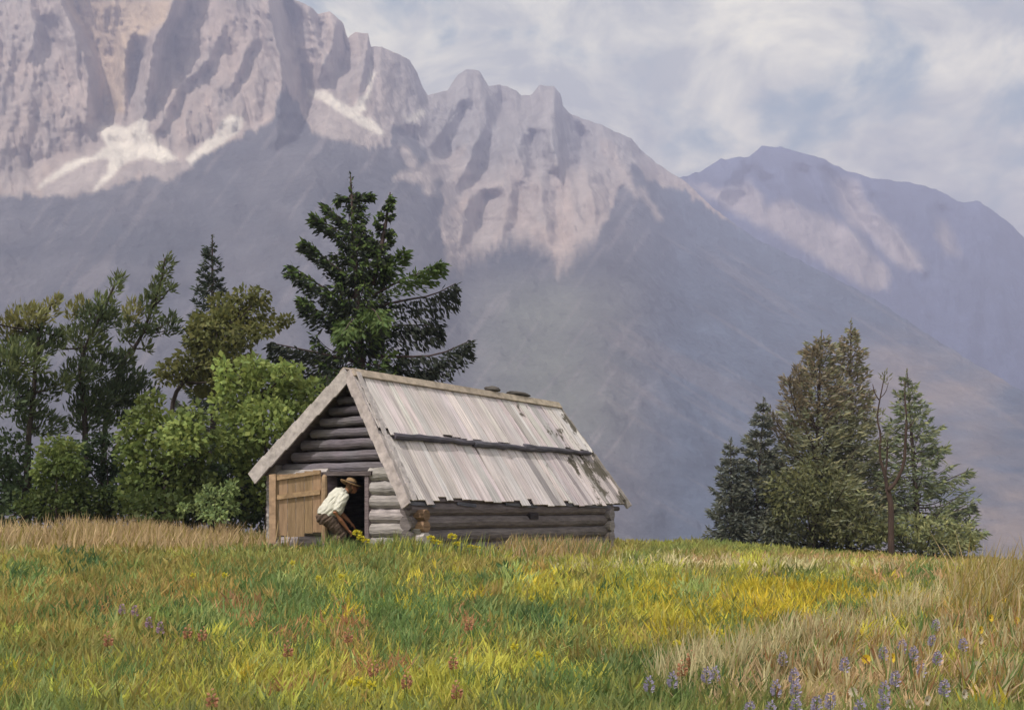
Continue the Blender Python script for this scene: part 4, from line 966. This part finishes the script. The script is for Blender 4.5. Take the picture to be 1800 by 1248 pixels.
patch_pts = []
def patch(n, pts, Y, spread, h0, h1, col, wd, name, label, jitter=.25):
    """a drift of taller growth around points given in photo px on the ground at distance Y"""
    mb = MB(); X_, Y_ = [], []
    for _ in range(n):
        q = random.choice(pts); a, b = q[:2]; d = (q[2] if Y is None else Y) + random.gauss(0, spread); X_.append((random.uniform(a, b) - HX) / F * d); Y_.append(d)
    x, y = np.array(X_), np.array(Y_); k = ~inside_hut(x, y); x, y = x[k], y[k]; n = len(x)
    cc = np.array([col[random.randrange(len(col))] for _ in range(n)]) * RNG.uniform(.8, 1.2, (n, 1))
    blades(mb, x, y, RNG.uniform(h0, h1, n) * (1 + .45 * fbm(x / .9, y / .9, 83, 3)), wd * RNG.uniform(.7, 1.4, n), cc, .2, .25)
    return tag(mb.build(name, M_GRASS), label, kind='stuff')
patch(9000, [(-60, 420), (-60, 520), (100, 400), (140, 400)], 23.2, 1.1, .28, .66, [DRY, DRY * 1.1, DRY * .85, TN, O_], .028, 'dry_grass', 'tall dry ochre grass in front of the dark bushes at left')
for q_, (xa, Ya) in enumerate(((1190, 9.3), (1260, 9.6), (1330, 10.2), (1400, 10.6), (1460, 11.2), (1520, 11.6), (1570, 12.4), (1620, 13.2))): patch_pts.append((xa - 45, xa + 45, Ya))
patch(1500, patch_pts, None, .28, .22, .48, [STW, STW * .9, STW * .8 + TN * .2, TN], .013, 'dry_grass', 'pale straw coloured grass standing in the right foreground')
patch(1000, [(1700, 1830), (1670, 1800), (1720, 1900)], 14.0, 1.3, .25, .78, [O_, OC * .8, TN, STW * .8, O_ * .8], .016, 'tall_grass', 'tall olive grass stalks at the right edge of the meadow')
bank = []
for _ in range(60):
    q_ = random.uniform(8.4, 12.2); xa = random.uniform(1330 - 40 * (q_ - 8.4) + 55 * (q_ - 8.4), 1840); bank.append((xa - 14, xa + 14, q_))
patch(3400, bank, None, .10, .16, .40, [TN, TN * .85, STW * .8, OC * .75, G_, STW, RU * .8], .024, 'dry_weeds', 'rough bank of tan and pale weeds between the violet flowers at lower right')
patch(1100, [(640, 760), (700, 900), (680, 740)], 19.9, .3, .24, .46, [YG, BG, O_, G_], .022, 'grass', 'yellow green grass along the foot of the log corner')
patch(1500, [(880, 1060), (900, 990), (980, 1070)], 20.6, .5, .28, .52, [TN, OC * .9, TN * .8, G_], .024, 'dry_grass', 'tan grass against the long side wall of the hut')

patch(900, [(555, 720), (575, 660), (600, 720)], 20.15, .22, .26, .50, [G_, G_ * .9, BG, O_], .022, 'grass', 'fresh green grass at the foot of the hut door')

# ------------------------------------------------------------------ flowers, one thing each
def flower_meshes(kind, seed):
    rg = np.random.default_rng(seed); st_ = MB(); hd = MB()
    h = 1.0
    st_.tube([(0, 0, -.05), (.02, .01, .35), (-.01, .0, .7), (0, 0, .98)], [.012, .011, .01, .008], 6, (.10, .15, .05))
    n = 7; a = rg.uniform(0, 6.28, n); P = np.stack([np.zeros(n), np.zeros(n), rg.uniform(.08, .5, n)], 1)
    st_.leaves(P, np.stack([np.cos(a), np.sin(a), rg.uniform(.4, 1, n)], 1), .32, .06, (.12, .18, .055))
    if kind == 'spike':
        n = 46; u = rg.uniform(0, 1, n); a = rg.uniform(0, 6.28, n); r = .06 * np.sin(u * 2.6 + .4)
        P = np.stack([np.cos(a) * r, np.sin(a) * r, .66 + .42 * u], 1)
        hd.leaves(P, np.stack([np.cos(a), np.sin(a), .5 + 0 * a], 1), .12 * (1.15 - .6 * u), .085 * (1.15 - .5 * u), np.array([1., 1, 1]) * rg.uniform(.7, 1.35, (n, 1)))
    elif kind == 'daisy':
        for ring, k in ((1.0, 13), (.8, 9)):
            a = np.linspace(0, 6.28, k, endpoint=False) + rg.uniform(0, .3)
            hd.leaves(np.tile([0, -.01, .99], (k, 1)) + np.stack([np.cos(a), 0 * a, np.sin(a)], 1) * .025, np.stack([np.cos(a), -.45 + 0 * a, np.sin(a) + .25], 1), .15 * ring, .075, np.array([1, 1, 1]) * rg.uniform(.85, 1.1, (k, 1)), S=unit(np.stack([-np.sin(a), 0 * a, np.cos(a)], 1)))
        hd.ball((0, -.03, 1.0), (.026, .016, .026), (.25, .14, .05), 10, 6)
    else:
        n = 34; d = unit(rg.normal(size=(n, 3))); hd.leaves(np.array([0, 0, .98]) + d * .05, d + np.array([0, 0, .5]), .11, .08, np.array([1, 1, 1]) * rg.uniform(.75, 1.2, (n, 1)))
    return st_, hd
FM = {}
def flowers(name, kind, tint, label, cat, group, spots, size, Yfix=None):
    key = (kind, tuple(tint)); st_, hd = flower_meshes(kind, len(FM) + 3)
    hd.C = [c * np.asarray(tint) for c in hd.C]
    ms_ = st_.mesh('stem'); ms_.materials.append(M_LEAF); mh_ = hd.mesh('flower_head'); mh_.materials.append(M_PETAL)
    FM[key] = 1
    for (px, py) in spots:
        # the ground point under the flower head: march out along the line of sight until the stem is short enough
        best = 9.0
        for Yq in np.linspace(7.2, 24, 300):
            p = at(px, py, Yq); hh = p[2] - float(gz(p[0], Yq))
            if hh < size * random.uniform(1.0, 1.1): best = Yq; break
        best = Yfix or best; p = at(px, py, best); g = float(gz(p[0], best)); hh = max(.15, p[2] - g)
        r = thing(name, label, cat, (p[0], best, g), group); r.scale = (size * 1.0, size * 1.0, hh); r.rotation_euler = (0, 0, random.uniform(-.7, .7))
        for nm, me in (('stem', ms_), ('flower_head', mh_)):
            o = bpy.data.objects.new(nm, me); COL.objects.link(o); o.parent = r
flowers('flower', 'spike', (.36, .32, .45), 'violet blue flower spike among pale grass in the right foreground', 'flower', 'violet flower spikes in the right foreground',
        [(1645, 1092), (1639, 1120), (1586, 1129), (1606, 1141), (1648, 1149), (1693, 1126), (1553, 1141), (1485, 1160), (1376, 1150), (1396, 1180), (1364, 1201), (1399, 1203), (1399, 1232), (1355, 1238), (1574, 1184), (1555, 1203), (1553, 1228), (1460, 1222), (1436, 1228), (1512, 1234), (1182, 1186), (1141, 1194), (1242, 1178), (1257, 1176), (1318, 1238), (1620, 1170), (1660, 1200)], .29)
flowers('flower', 'spike', (.33, .22, .30), 'purple flower spike in the ochre grass at left, below the dry grass', 'flower', 'purple spikes in the left meadow', [(215, 1065), (237, 1068), (262, 1088), (282, 1097)], .27)
flowers('flower', 'daisy', (.60, .53, .42), 'cream white daisy in the tan grass at lower right', 'flower', 'cream daisies at lower right', [(1718, 1168), (1693, 1219), (1722, 1125), (1598, 1236), (1629, 1230), (1500, 1215)], .24)
flowers('flower', 'daisy', (.72, .52, .05), 'yellow daisy with a dark centre at the right edge of the meadow', 'flower', 'yellow daisies at right', [(1740, 1085), (1763, 1055), (1722, 1106), (1522, 1157), (1567, 1155), (1785, 1090)], .27)
flowers('flower', 'puff', (.62, .55, .06), 'bright yellow flower head in the left and middle meadow', 'flower', 'yellow flower heads in the meadow', [(515, 988), (630, 1195), (653, 1202), (618, 1200), (600, 1012), (395, 1010), (1265, 1110), (1190, 1130), (935, 1050), (560, 1015), (340, 1010), (905, 1135), (948, 1150)], .27)
flowers('flower', 'spike', (.40, .20, .12), 'rust red dock spike in the left and middle meadow', 'flower', 'rust red dock spikes', [(190, 1115), (330, 1103), (356, 1107), (657, 1167), (506, 1132), (373, 1218), (1215, 1149), (1199, 1166), (797, 1155), (715, 1187), (803, 1203), (825, 1090), (612, 1110)], .30)
flowers('flower', 'puff', (.62, .54, .05), 'yellow flower standing at the foot of the hut wall', 'flower', 'yellow flowers against the hut', [(628, 936), (634, 945), (643, 950), (757, 945), (768, 952), (795, 942), (803, 955), (829, 960), (838, 962)], .62, 19.9)
